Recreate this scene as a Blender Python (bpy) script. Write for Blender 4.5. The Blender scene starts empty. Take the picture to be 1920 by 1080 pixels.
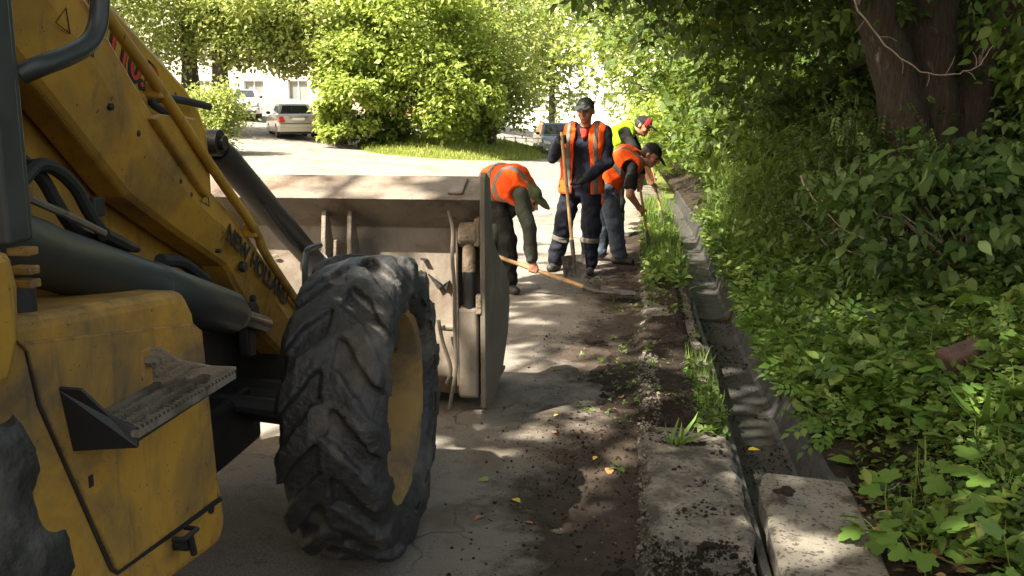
import bpy, math, random
import numpy as np
from mathutils import Vector, Matrix

# ------------------------------------------------------------------ camera, sky, sun, exposure
SC = bpy.context.scene
COL = SC.collection
CAM_H = 1.6; PITCH = math.radians(10.5); YAW = math.radians(7.5); FOC = 1800.0   # focal length in pixels of a 1920 px frame
cam_d = bpy.data.cameras.new('camera'); cam = bpy.data.objects.new('camera', cam_d); COL.objects.link(cam)
cam.location = (0, 0, CAM_H)
cam.rotation_euler = (math.pi/2 - PITCH, 0, YAW)
cam_d.sensor_width = 36; cam_d.lens = 36*FOC/1920
cam_d.clip_start = 0.05; cam_d.clip_end = 1500
SC.camera = cam

SUN_AZ = math.radians(-138)      # clockwise from +Y: behind the camera, to the left
SUN_EL = math.radians(50)
world = bpy.data.worlds.new('World'); SC.world = world; world.use_nodes = True
wn = world.node_tree; wn.nodes.clear()
sky = wn.nodes.new('ShaderNodeTexSky'); sky.sky_type = 'NISHITA'; sky.sun_disc = False
sky.sun_elevation = SUN_EL; sky.sun_rotation = SUN_AZ
sky.air_density = 1.0; sky.dust_density = 4.0; sky.ozone_density = 0.6
bg = wn.nodes.new('ShaderNodeBackground'); bg.inputs['Strength'].default_value = 0.11
wo = wn.nodes.new('ShaderNodeOutputWorld')
tint = wn.nodes.new('ShaderNodeMix'); tint.data_type = 'RGBA'; tint.blend_type = 'MULTIPLY'; tint.inputs[0].default_value = 1.0; tint.inputs[7].default_value = (1.0, .885, .70, 1)   # the camera's warm white balance
wn.links.new(sky.outputs[0], tint.inputs[6]); wn.links.new(tint.outputs[2], bg.inputs[0]); wn.links.new(bg.outputs[0], wo.inputs[0])
sun_d = bpy.data.lights.new('sun', 'SUN'); sun_d.energy = 4.8; sun_d.angle = math.radians(0.55); sun_d.color = (1.0, 0.93, 0.80)
sun = bpy.data.objects.new('sun', sun_d); COL.objects.link(sun)
to_sun = Vector((math.sin(SUN_AZ)*math.cos(SUN_EL), math.cos(SUN_AZ)*math.cos(SUN_EL), math.sin(SUN_EL)))
sun.rotation_euler = to_sun.to_track_quat('Z', 'Y').to_euler()
sun.location = to_sun*60
SC.view_settings.view_transform = 'Standard'; SC.view_settings.look = 'None'
SC.view_settings.exposure = 2.2; SC.view_settings.gamma = 1.0; SC.view_settings.use_curve_mapping = False
SC.cycles.use_denoising = True
SC.cycles.max_bounces = 8; SC.cycles.diffuse_bounces = 4; SC.cycles.glossy_bounces = 3
SC.cycles.transmission_bounces = 4; SC.cycles.transparent_max_bounces = 6; SC.cycles.sample_clamp_indirect = 4
SC.cycles.caustics_reflective = False; SC.cycles.caustics_refractive = False

# ------------------------------------------------------------------ helpers
rng = np.random.default_rng(7); random.seed(7)
def ray(u, v):
    x = (u-960)/FOC; y = (540-v)/FOC; cp, sp = math.cos(PITCH), math.sin(PITCH); c, s = math.cos(YAW), math.sin(YAW)
    fy = cp+y*sp
    return np.array([x*c-fy*s, x*s+fy*c, -sp+y*cp])
def atY(u, v, Y): r = ray(u, v); return np.array([0, 0, CAM_H])+r*(Y/r[1])
def atX(u, v, X): r = ray(u, v); return np.array([0, 0, CAM_H])+r*(X/r[0])
def atZ(u, v, z=0.0): r = ray(u, v); return np.array([0, 0, CAM_H])+r*((z-CAM_H)/r[2])
def hitg(u, v, far=120):
    r = ray(u, v); t = 1.0
    while t < far:
        p = np.array([0, 0, CAM_H])+r*t
        if p[2] <= gz(p[0], p[1]): return p
        t += 0.02 if t < 15 else 0.1
    return p
def sm(a, b, x):
    t = np.clip((x-a)/(b-a), 0, 1); return t*t*(3-2*t)
def gz(x, y):
    """height of the land"""
    x = np.asarray(x, float); y = np.asarray(y, float)
    t = np.clip((y-12)/36, 0, 1.8); t = t*t/(t+0.15)*1.15
    z = t*(-0.75-0.105*(np.clip(x, -34, 6)+3))
    bank = np.where(x > 0.9, 0.02+0.36*np.clip(x-0.9, 0, 3.2)+0.12*np.clip(x-4.1, 0, 8), 0)
    return z+bank
NZ = rng.random((64, 64, 64)).astype(np.float32)
def vnoise(p, scale):
    """3d value noise in 0..1 at points (N,3)"""
    q = np.asarray(p, np.float32)*scale; i = np.floor(q).astype(int); f = q-i; f = f*f*(3-2*f); i &= 63; j = (i+1) & 63
    a = lambda X, Y, Z: NZ[X, Y, Z]
    x0, y0, z0 = i[:, 0], i[:, 1], i[:, 2]; x1, y1, z1 = j[:, 0], j[:, 1], j[:, 2]
    fx, fy, fz = f[:, 0], f[:, 1], f[:, 2]
    c0 = (a(x0,y0,z0)*(1-fx)+a(x1,y0,z0)*fx)*(1-fy)+(a(x0,y1,z0)*(1-fx)+a(x1,y1,z0)*fx)*fy
    c1 = (a(x0,y0,z1)*(1-fx)+a(x1,y0,z1)*fx)*(1-fy)+(a(x0,y1,z1)*(1-fx)+a(x1,y1,z1)*fx)*fy
    return c0*(1-fz)+c1*fz
def n2(x, y, scale, seed=0.0):
    p = np.stack([np.ravel(x), np.ravel(y), np.full(np.size(x), seed+0.37)], 1); return vnoise(p, scale).reshape(np.shape(x))

OFF = {}
def tag(o, label=None, cat=None, group=None, kind=None):
    if label: o['label'] = label
    if cat: o['category'] = cat
    if group: o['group'] = group
    if kind: o['kind'] = kind
    return o
def thing(name, label, cat, loc=(0, 0, 0), rz=0.0, group=None, kind=None):
    o = bpy.data.objects.new(name, None); COL.objects.link(o); o.empty_display_size = 0.2
    o.location = loc; o.rotation_euler = (0, 0, rz); OFF[o.name] = np.array(loc, float) if rz == 0 else np.zeros(3)
    return tag(o, label, cat, group, kind)
def link(name, me, mat=None, parent=None, smooth=False, bevel=0.0, seg=2):
    o = bpy.data.objects.new(name, me); COL.objects.link(o)
    if mat and not me.materials: me.materials.append(mat)
    if smooth: me.polygons.foreach_set('use_smooth', np.ones(len(me.polygons), bool))
    if parent:
        o.parent = parent; OFF[o.name] = OFF.get(parent.name, np.zeros(3))
    if bevel:
        b = o.modifiers.new('bevel', 'BEVEL'); b.width = bevel; b.segments = seg; b.limit_method = 'ANGLE'; b.angle_limit = math.radians(40)
    return o
def np_mesh(name, V, Fc, mat=None, parent=None, smooth=False):
    """V (n,3), Fc (m,k) all faces the same size"""
    V = np.asarray(V, np.float32)
    if parent: V = V-OFF.get(parent.name, np.zeros(3)).astype(np.float32)
    Fc = np.asarray(Fc, np.int32); m, k = Fc.shape
    me = bpy.data.meshes.new(name); me.vertices.add(len(V)); me.vertices.foreach_set('co', np.ascontiguousarray(V).ravel())
    me.loops.add(m*k); me.loops.foreach_set('vertex_index', np.ascontiguousarray(Fc).ravel())
    me.polygons.add(m); me.polygons.foreach_set('loop_start', np.arange(0, m*k, k, dtype=np.int32))
    me.update(calc_edges=True)
    return link(name, me, mat, parent, smooth)
def frames(P):
    P = [np.array(p, float) for p in P]; T = []
    for i in range(len(P)):
        d = P[min(i+1, len(P)-1)]-P[max(i-1, 0)]; T.append(d/(np.linalg.norm(d)+1e-9))
    a = np.array([0, 0, 1.0]) if abs(T[0][2]) < .9 else np.array([1.0, 0, 0])
    N = np.cross(T[0], a); N /= np.linalg.norm(N); out = []
    for t in T:
        N = N-t*np.dot(N, t); N /= np.linalg.norm(N)+1e-9; out.append((N.copy(), np.cross(t, N)))
    return P, out
class MB:
    def __init__(s): s.v = []; s.f = []
    def add(s, vs, fs):
        o = len(s.v); s.v.extend([tuple(map(float, p)) for p in vs]); s.f.extend([tuple(i+o for i in f) for f in fs]); return s
    def box(s, c, d, R=None):
        c = np.array(c, float); d = np.array(d, float)/2
        q = np.array([[x, y, z] for z in (-1, 1) for y in (-1, 1) for x in (-1, 1)])*d
        if R is not None: q = q@np.array(R).T
        return s.add(q+c, [(0,2,3,1),(4,5,7,6),(0,1,5,4),(2,6,7,3),(0,4,6,2),(1,3,7,5)])
    def bar(s, a, b, w, h, up=(0, 0, 1)):
        a = np.array(a, float); b = np.array(b, float); y = b-a; L = np.linalg.norm(y); y /= L
        x = np.cross(y, np.array(up, float)); x /= np.linalg.norm(x); z = np.cross(x, y)
        return s.box((a+b)/2, (w, L, h), np.stack([x, y, z], 1))
    def tube(s, P, r, n=10, caps=True):
        P, fr = frames(P); r = [r]*len(P) if np.isscalar(r) else r; o = []
        for p, (N, B), q in zip(P, fr, r):
            for k in range(n):
                a = 2*math.pi*k/n; o.append(p+(N*math.cos(a)+B*math.sin(a))*q)
        fs = [(i*n+k, i*n+(k+1) % n, (i+1)*n+(k+1) % n, (i+1)*n+k) for i in range(len(P)-1) for k in range(n)]
        if caps: fs += [tuple(range(n-1, -1, -1)), tuple(range((len(P)-1)*n, len(P)*n))]
        return s.add(o, fs)
    def lathe(s, prof, c, ax='x', n=32, a0=0.0):
        """prof: (along axis, radius) pairs"""
        o = []
        for (u, r) in prof:
            for k in range(n):
                a = a0+2*math.pi*k/n; ca, sa = r*math.cos(a), r*math.sin(a)
                o.append({'x': (c[0]+u, c[1]+ca, c[2]+sa), 'y': (c[0]+ca, c[1]+u, c[2]+sa), 'z': (c[0]+ca, c[1]+sa, c[2]+u)}[ax])
        m = len(prof)
        return s.add(o, [(i*n+k, i*n+(k+1) % n, (i+1)*n+(k+1) % n, (i+1)*n+k) for i in range(m-1) for k in range(n)])
    def prism(s, poly, ax, lo, hi):
        """poly in the other two axes (x: (y,z), y: (x,z), z: (x,y)) extruded along ax"""
        f = {'x': lambda p, t: (t, p[0], p[1]), 'y': lambda p, t: (p[0], t, p[1]), 'z': lambda p, t: (p[0], p[1], t)}[ax]
        n = len(poly); A = sum(poly[i][0]*poly[(i+1) % n][1]-poly[(i+1) % n][0]*poly[i][1] for i in range(n))
        if (A < 0) != (ax == 'y'): poly = poly[::-1]
        vs = [f(p, lo) for p in poly]+[f(p, hi) for p in poly]
        return s.add(vs, [tuple(range(n-1, -1, -1)), tuple(range(n, 2*n))]+[(i, (i+1) % n, n+(i+1) % n, n+i) for i in range(n)])
    def loft(s, rings, caps=True):
        n = len(rings[0]); o = [p for r in rings for p in r]
        fs = [(i*n+k, i*n+(k+1) % n, (i+1)*n+(k+1) % n, (i+1)*n+k) for i in range(len(rings)-1) for k in range(n)]
        if caps: fs += [tuple(range(n-1, -1, -1)), tuple(range((len(rings)-1)*n, len(rings)*n))]
        return s.add(o, fs)
    def ball(s, c, r, n=10, m=6, R=None):
        r = np.array([r]*3 if np.isscalar(r) else r, float); o = []
        for i in range(m+1):
            t = math.pi*i/m
            for k in range(n):
                a = 2*math.pi*k/n; q = np.array([math.sin(t)*math.cos(a), math.sin(t)*math.sin(a), math.cos(t)])*r
                if R is not None: q = np.array(R)@q
                o.append(np.array(c)+q)
        return s.add(o, [(i*n+k, (i+1)*n+k, (i+1)*n+(k+1) % n, i*n+(k+1) % n) for i in range(m) for k in range(n)])
    def mesh(s, name, parent=None):
        off = OFF.get(parent.name, np.zeros(3)) if parent else np.zeros(3)
        me = bpy.data.meshes.new(name); me.from_pydata([(p[0]-off[0], p[1]-off[1], p[2]-off[2]) for p in s.v], [], s.f); me.update(); return me
    def build(s, name, mat, parent=None, smooth=False, bevel=0.0, seg=2):
        o = link(name, s.mesh(name, parent), mat, parent, False, bevel, seg)
        if smooth: shade_auto(o.data)
        return o
def shade_auto(me, ang=38):
    me.polygons.foreach_set('use_smooth', np.ones(len(me.polygons), bool)); me.update()
    try: me.set_sharp_from_angle(angle=math.radians(ang))
    except Exception: pass
def smooth_path(P, k=6):
    P = np.array(P, float); P = np.vstack([2*P[0]-P[1], P, 2*P[-1]-P[-2]]); out = []
    for i in range(1, len(P)-2):
        for t in np.linspace(0, 1, k, endpoint=False):
            a, b, c, d = P[i-1:i+3]
            out.append(.5*((2*b)+(-a+c)*t+(2*a-5*b+4*c-d)*t*t+(-a+3*b-3*c+d)*t**3))
    out.append(P[-2]); return out
def copy_tree(o, parent=None, loc=None, rz=None):
    c = o.copy(); COL.objects.link(c); c.parent = parent
    OFF[c.name] = OFF.get(o.name, np.zeros(3))
    if loc is not None: c.location = loc
    if rz is not None: c.rotation_euler = (0, 0, rz)
    for ch in list(o.children): copy_tree(ch, c)
    return c

# ------------------------------------------------------------------ materials
def new_mat(name):
    m = bpy.data.materials.new(name); m.use_nodes = True; nt = m.node_tree
    return m, nt, nt.nodes['Principled BSDF']
class NT:
    def __init__(s, nt):
        s.nt = nt; s.tc = nt.nodes.new('ShaderNodeTexCoord')
    def n(s, t, **kw):
        o = s.nt.nodes.new(t)
        for k, v in kw.items(): setattr(o, k, v)
        return o
    def l(s, a, b): s.nt.links.new(a, b)
    def noise(s, scale, detail=4, rough=.55, vec=None, dist=0.0):
        o = s.n('ShaderNodeTexNoise'); o.inputs['Scale'].default_value = scale; o.inputs['Detail'].default_value = detail
        o.inputs['Roughness'].default_value = rough; o.inputs['Distortion'].default_value = dist
        s.l(vec or s.tc.outputs['Object'], o.inputs['Vector']); return o.outputs['Fac']
    def ramp(s, fac, stops):
        o = s.n('ShaderNodeValToRGB'); e = o.color_ramp.elements
        while len(e) < len(stops): e.new(.5)
        for q, (p, c) in zip(e, stops):
            q.position = p; q.color = (c, c, c, 1) if np.isscalar(c) else (*c, 1)
        s.l(fac, o.inputs['Fac']); return o.outputs['Color']
    def mix(s, fac, a, b, mode='MIX'):
        o = s.n('ShaderNodeMix', data_type='RGBA', blend_type=mode)
        for sock, v in ((o.inputs[0], fac), (o.inputs[6], a), (o.inputs[7], b)):
            if isinstance(v, (int, float)): sock.default_value = v
            elif isinstance(v, tuple): sock.default_value = (*v, 1)
            else: s.l(v, sock)
        return o.outputs[2]
    def math(s, op, a, b=0.0):
        o = s.n('ShaderNodeMath', operation=op)
        for sock, v in ((o.inputs[0], a), (o.inputs[1], b)):
            if isinstance(v, (int, float)): sock.default_value = v
            else: s.l(v, sock)
        return o.outputs[0]
    def bump(s, h, strength=.4, dist=.01, prev=None):
        o = s.n('ShaderNodeBump'); o.inputs['Strength'].default_value = strength; o.inputs['Distance'].default_value = dist
        s.l(h, o.inputs['Height'])
        if prev: s.l(prev, o.inputs['Normal'])
        return o.outputs[0]
def surf(name, c1, c2, scale=3.0, rough=.6, r2=None, metal=0.0, dirt=None, dirt_scale=2.0, dirt_lo=.5, dirt_hi=.62, bump=.3, bscale=40, bdist=.005, spots=None, spot_scale=25, spot_lo=.68, spec=None, coat=0.0, wear=None):
    """a worn surface: two tones, patches of dirt, small spots, fine relief"""
    m, nt, b = new_mat(name); k = NT(nt)
    f = k.noise(scale, 6, .6); c = k.ramp(f, [(.3, c1), (.7, c2)])
    if dirt is not None:
        d = k.ramp(k.noise(dirt_scale, 8, .65, dist=.3), [(dirt_lo, 0.0), (dirt_hi, 1.0)]); c = k.mix(d, c, dirt)
        rr = k.mix(d, (rough,)*3, ((r2 or .9),)*3); k.l(rr, b.inputs['Roughness'])
    else: b.inputs['Roughness'].default_value = rough
    if spots is not None:
        c = k.mix(k.ramp(k.noise(spot_scale, 3, .6), [(spot_lo, 0.0), (spot_lo+.05, 1.0)]), c, spots)
    if wear is not None:
        bv = k.n('ShaderNodeBevel', samples=4); bv.inputs['Radius'].default_value = .018; gg = k.n('ShaderNodeNewGeometry'); vm = k.n('ShaderNodeVectorMath', operation='DOT_PRODUCT')
        k.l(bv.outputs[0], vm.inputs[0]); k.l(gg.outputs['Normal'], vm.inputs[1]); ed = k.math('SUBTRACT', 1.0, vm.outputs['Value'])
        ch = k.math('MULTIPLY', k.ramp(ed, [(.02, 0.0), (.12, 1.0)]), k.ramp(k.noise(18, 6, .7), [(.45, 0.0), (.58, 1.0)])); c = k.mix(ch, c, wear)
        c = k.mix(k.ramp(k.noise(75, 2, .5), [(.70, 0.0), (.74, 1.0)]), c, wear)
        mp = k.n('ShaderNodeMapping'); mp.inputs['Scale'].default_value = (14, 14, 1.3); k.l(k.tc.outputs['Object'], mp.inputs[0])
        c = k.mix(k.ramp(k.noise(1.6, 6, .65, mp.outputs[0], .3), [(.55, 0.0), (.72, .7)]), c, tuple(x*1.6 for x in wear))
    k.l(c, b.inputs['Base Color']); b.inputs['Metallic'].default_value = metal
    if spec is not None: b.inputs['Specular IOR Level'].default_value = spec
    if coat: b.inputs['Coat Weight'].default_value = coat
    if bump: k.l(k.bump(k.noise(bscale, 6, .6), bump, bdist), b.inputs['Normal'])
    return m
def leafmat(name, dark, light, trans=.4, gloss=.5, yellow=None):
    m, nt, b = new_mat(name); k = NT(nt)
    g = k.n('ShaderNodeNewGeometry'); stops = [(.0, dark), (.75, light)]
    if yellow: stops = [(.0, dark), (.7, light), (1.0, yellow)]
    c = k.ramp(g.outputs['Random Per Island'], stops)
    k.l(c, b.inputs['Base Color']); b.inputs['Roughness'].default_value = gloss; b.inputs['Specular IOR Level'].default_value = .3
    t = k.n('ShaderNodeBsdfTranslucent'); hs = k.n('ShaderNodeHueSaturation'); hs.inputs['Value'].default_value = 1.25; hs.inputs['Hue'].default_value = .485; hs.inputs['Saturation'].default_value = 1.1
    k.l(c, hs.inputs['Color']); k.l(hs.outputs[0], t.inputs[0])
    mx = k.n('ShaderNodeMixShader'); mx.inputs[0].default_value = trans
    k.l(b.outputs[0], mx.inputs[1]); k.l(t.outputs[0], mx.inputs[2])
    k.l(mx.outputs[0], nt.nodes['Material Output'].inputs[0]); return m
M = {}
M['yellow'] = surf('machine_yellow_paint', (.40, .20, .018), (.48, .25, .028), 1.6, .5, .85, dirt=(.10, .062, .028), dirt_scale=2.2, dirt_lo=.42, dirt_hi=.72, spots=(.06, .04, .02), spot_scale=30, spot_lo=.70, bump=.12, bscale=60, wear=(.055, .035, .022))
M['yellow_clean'] = surf('hood_yellow_paint', (.47, .235, .022), (.54, .285, .035), 1.4, .38, .8, dirt=(.2, .12, .04), dirt_scale=1.8, dirt_lo=.55, dirt_hi=.8, bump=.06, bscale=60, wear=(.055, .035, .022))
M['yellow_box'] = surf('tank_yellow_paint', (.42, .205, .022), (.54, .275, .034), 2.4, .6, .9, dirt=(.12, .082, .042), dirt_scale=3.0, dirt_lo=.40, dirt_hi=.66, spots=(.05, .04, .025), spot_scale=26, spot_lo=.69, bump=.2, bscale=90, wear=(.055, .035, .022))
M['rim'] = surf('rim_yellow_dusty', (.24, .14, .04), (.34, .20, .055), 4, .8, .9, dirt=(.12, .082, .048), dirt_scale=4, dirt_lo=.42, dirt_hi=.66, bump=.25, bscale=70)
M['black_metal'] = surf('black_metal', (.012, .012, .013), (.022, .021, .02), 5, .5, .8, dirt=(.05, .042, .032), dirt_scale=4, dirt_lo=.55, dirt_hi=.75, bump=.1)
M['grey_metal'] = surf('grey_painted_metal', (.022, .025, .024), (.032, .034, .032), 4, .45, .75, dirt=(.055, .052, .045), dirt_scale=3, dirt_lo=.55, dirt_hi=.75, bump=.08)
M['hose'] = surf('rubber_hose', (.012, .012, .012), (.02, .019, .018), 9, .65, bump=.2, bscale=120)
M['tyre'] = surf('tyre_rubber', (.018, .017, .016), (.030, .028, .026), 6, .55, .92, dirt=(.11, .094, .078), dirt_scale=3.2, dirt_lo=.52, dirt_hi=.66, spots=(.10, .09, .08), spot_scale=34, spot_lo=.71, bump=.9, bscale=32, bdist=.012)
M['bucket'] = surf('bucket_worn_steel', (.125, .104, .08), (.22, .183, .14), 5, .6, .9, dirt=(.085, .055, .034), dirt_scale=3.5, dirt_lo=.48, dirt_hi=.66, spots=(.05, .04, .03), spot_scale=14, spot_lo=.71, bump=.35, bscale=35, wear=(.06, .035, .02))
M['bucket_side'] = surf('bucket_dirty_plate', (.09, .075, .055), (.15, .125, .09), 4, .7, .9, dirt=(.19, .155, .115), dirt_scale=4, dirt_lo=.56, dirt_hi=.72, bump=.4, bscale=40)
M['mud'] = surf('caked_mud', (.16, .115, .075), (.26, .20, .14), 12, .95, bump=.9, bscale=40, bdist=.02)
M['chrome'] = surf('worn_chrome_rod', (.25, .24, .22), (.4, .38, .35), 8, .3, metal=.9, bump=0)
M['step'] = surf('step_dusty_steel', (.15, .12, .085), (.22, .18, .13), 8, .75, .9, dirt=(.09, .066, .044), dirt_scale=8, metal=.1, bump=.3, bscale=60)
M['glass_dark'] = surf('cab_glass', (.01, .012, .012), (.015, .016, .016), 2, .08, bump=0, spec=.5)
M['black_print'] = surf('black_lettering', (.012, .011, .01), (.02, .018, .015), 20, .6, bump=0)
M['red_print'] = surf('red_lettering', (.50, .03, .015), (.58, .045, .02), 20, .5, bump=0)
# ground
def asphalt():
    m, nt, b = new_mat('dusty_asphalt'); k = NT(nt)
    fine = k.noise(140, 3, .7); mid = k.noise(9, 6, .65); big = k.noise(.55, 5, .6, dist=.4); strk = k.noise(2.3, 6, .6, dist=.5)
    c = k.ramp(fine, [(.38, (.10, .09, .075)), (.62, (.27, .247, .21))])
    c = k.mix(k.ramp(big, [(.38, 0.0), (.66, .75)]), c, (.29, .265, .23))
    c = k.mix(k.ramp(strk, [(.50, 0.0), (.64, .75)]), c, (.105, .086, .066))
    c = k.mix(k.ramp(mid, [(.58, 0.0), (.70, .8)]), c, (.095, .078, .062))
    wv = k.n('ShaderNodeVectorMath', operation='ADD'); nz = k.n('ShaderNodeTexNoise'); nz.inputs['Scale'].default_value = 1.7; nz.inputs['Detail'].default_value = 5
    k.l(k.tc.outputs['Object'], nz.inputs['Vector']); k.l(k.tc.outputs['Object'], wv.inputs[0]); k.l(nz.outputs['Color'], wv.inputs[1])
    vo = k.n('ShaderNodeTexVoronoi', feature='DISTANCE_TO_EDGE'); vo.inputs['Scale'].default_value = .8; k.l(wv.outputs[0], vo.inputs['Vector'])
    crack = k.ramp(vo.outputs['Distance'], [(.004, 1.0), (.014, 0.0)])
    crack = k.mix(k.ramp(k.noise(.8, 3), [(.45, 0.0), (.6, 1.0)]), (0, 0, 0), crack)
    c = k.mix(k.math('MULTIPLY', crack, .65), c, (.07, .06, .05))
    # earth trodden into the road beside the kerb, thinning out towards the middle
    sx = k.n('ShaderNodeSeparateXYZ'); k.l(k.tc.outputs['Object'], sx.inputs[0])
    e = k.math('ADD', sx.outputs['X'], k.math('MULTIPLY', k.math('SUBTRACT', k.noise(1.1, 5, .6, dist=.6), .5), 1.3))
    e = k.math('ADD', e, k.math('MULTIPLY', k.math('SUBTRACT', k.noise(14, 6, .7), .5), .5))
    far = k.n('ShaderNodeMapRange'); far.inputs[1].default_value = 9.5; far.inputs[2].default_value = 14.0; far.inputs[3].default_value = 0.0; far.inputs[4].default_value = .55; k.l(sx.outputs['Y'], far.inputs[0])
    e = k.math('SUBTRACT', e, far.outputs[0])
    mr = k.n('ShaderNodeMapRange'); mr.inputs[1].default_value = -.56; mr.inputs[2].default_value = -.32; k.l(e, mr.inputs[0])
    mr2 = k.n('ShaderNodeMapRange'); mr2.inputs[1].default_value = -1.5; mr2.inputs[2].default_value = -.3; mr2.inputs[4].default_value = .45; k.l(e, mr2.inputs[0])
    c = k.mix(mr2.outputs[0], c, (.14, .112, .083))
    c = k.mix(mr.outputs[0], c, k.ramp(k.noise(8, 8, .7), [(.3, (.028, .021, .015)), (.7, (.07, .05, .035))]))
    k.l(c, b.inputs['Base Color']); b.inputs['Roughness'].default_value = .9; b.inputs['Specular IOR Level'].default_value = .25
    h = k.math('SUBTRACT', k.math('ADD', fine, k.math('MULTIPLY', mid, 1.6)), crack)
    k.l(k.bump(h, .9, .007), b.inputs['Normal']); return m
M['asphalt'] = asphalt()
def soilmat(name, a, b_, pale=None):
    m, nt, b = new_mat(name); k = NT(nt)
    c = k.ramp(k.noise(7, 8, .7), [(.3, a), (.68, b_)])
    if pale: c = k.mix(k.ramp(k.noise(60, 3, .6), [(.62, 0.0), (.70, .8)]), c, pale)
    k.l(c, b.inputs['Base Color']); b.inputs['Roughness'].default_value = .95; b.inputs['Specular IOR Level'].default_value = .15
    k.l(k.bump(k.math('ADD', k.noise(30, 8, .7), k.noise(120, 4, .7)), 1.0, .025), b.inputs['Normal']); return m
M['soil'] = soilmat('dark_moist_soil', (.026, .019, .014), (.066, .047, .033), (.12, .095, .07))
M['bank'] = soilmat('bank_soil', (.020, .015, .010), (.055, .042, .026), (.11, .09, .06))
M['concrete'] = surf('old_kerb_concrete', (.15, .132, .105), (.25, .225, .18), 5, .9, .95, dirt=(.05, .042, .031), dirt_scale=5, dirt_lo=.40, dirt_hi=.60, spots=(.05, .04, .03), spot_scale=45, spot_lo=.57, bump=.8, bscale=50, bdist=.012)
M['slab'] = surf('cover_slab_concrete', (.13, .115, .09), (.21, .188, .15), 4, .9, .95, dirt=(.05, .037, .026), dirt_scale=7, dirt_lo=.52, dirt_hi=.64, spots=(.05, .038, .028), spot_scale=48, spot_lo=.57, bump=.6, bscale=70, bdist=.008)
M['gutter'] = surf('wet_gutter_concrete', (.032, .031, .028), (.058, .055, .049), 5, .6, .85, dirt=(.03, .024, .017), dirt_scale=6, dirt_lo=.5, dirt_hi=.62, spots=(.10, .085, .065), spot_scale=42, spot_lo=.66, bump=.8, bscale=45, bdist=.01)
M['gutter_wall'] = surf('gutter_wall_concrete', (.10, .095, .08), (.17, .16, .13), 4, .9, .95, dirt=(.04, .04, .022), dirt_scale=4, bump=.5, bscale=50)
M['brick_rock'] = surf('red_brown_stone', (.05, .028, .022), (.10, .056, .043), 6, .95, bump=.9, bscale=25, bdist=.02)
M['grass_ground'] = soilmat('grassy_ground', (.10, .13, .03), (.18, .21, .05), (.26, .25, .12))
M['wood'] = surf('worn_shovel_wood', (.32, .19, .08), (.46, .29, .13), 14, .6, .8, dirt=(.15, .09, .045), dirt_scale=9, dirt_lo=.52, dirt_hi=.7, bump=.2, bscale=60)
M['shovel'] = surf('muddy_shovel_steel', (.08, .075, .068), (.17, .16, .145), 8, .45, .9, metal=.5, dirt=(.07, .052, .036), dirt_scale=9, dirt_lo=.45, dirt_hi=.6, bump=.3)
# bark, leaves
def barkmat(name, a, b_):
    m, nt, b = new_mat(name); k = NT(nt); mp = k.n('ShaderNodeMapping'); mp.inputs['Scale'].default_value = (15, 15, 2.2); k.l(k.tc.outputs['Object'], mp.inputs[0])
    f = k.noise(3, 8, .7, mp.outputs[0], .6); k.l(k.ramp(f, [(.35, a), (.65, b_)]), b.inputs['Base Color']); b.inputs['Roughness'].default_value = .95
    k.l(k.bump(f, 1.0, .10), b.inputs['Normal']); return m
M['bark'] = barkmat('dark_brown_bark', (.028, .019, .013), (.085, .058, .041))
M['bark_grey'] = barkmat('grey_bark', (.05, .042, .035), (.14, .12, .10))
M['twig'] = surf('dry_twig', (.16, .12, .09), (.26, .20, .16), 20, .9, bump=0)
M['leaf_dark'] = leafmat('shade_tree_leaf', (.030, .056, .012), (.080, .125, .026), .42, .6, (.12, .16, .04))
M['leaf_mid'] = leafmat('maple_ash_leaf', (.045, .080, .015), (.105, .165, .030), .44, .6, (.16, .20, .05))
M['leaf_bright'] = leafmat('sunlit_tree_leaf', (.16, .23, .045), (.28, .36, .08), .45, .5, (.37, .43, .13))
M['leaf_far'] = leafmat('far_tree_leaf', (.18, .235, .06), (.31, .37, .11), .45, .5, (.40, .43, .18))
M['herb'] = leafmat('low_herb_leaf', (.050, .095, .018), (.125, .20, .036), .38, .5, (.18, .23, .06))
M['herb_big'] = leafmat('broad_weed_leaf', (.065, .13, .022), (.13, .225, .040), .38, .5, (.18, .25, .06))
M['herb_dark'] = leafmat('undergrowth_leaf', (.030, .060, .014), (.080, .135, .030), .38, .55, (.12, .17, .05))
M['feather'] = leafmat('feathery_weed', (.055, .10, .018), (.12, .19, .034), .45, .6, (.19, .24, .06))
M['grass'] = leafmat('grass_blade', (.06, .115, .018), (.14, .23, .035), .4, .55, (.26, .26, .09))
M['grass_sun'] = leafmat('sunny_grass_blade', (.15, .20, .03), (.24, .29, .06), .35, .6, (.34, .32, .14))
M['litter'] = leafmat('dead_leaf_litter', (.06, .035, .018), (.17, .10, .045), .15, .8, (.26, .17, .07))
M['fallen_yellow'] = surf('fallen_yellow_leaf', (.55, .36, .03), (.62, .44, .06), 20, .6, bump=0)
M['fallen_brown'] = surf('fallen_brown_leaf', (.28, .11, .04), (.42, .19, .07), 20, .7, bump=0)
M['fallen_green'] = surf('fallen_green_leaf', (.14, .24, .05), (.2, .3, .07), 20, .6, bump=0)
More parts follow.
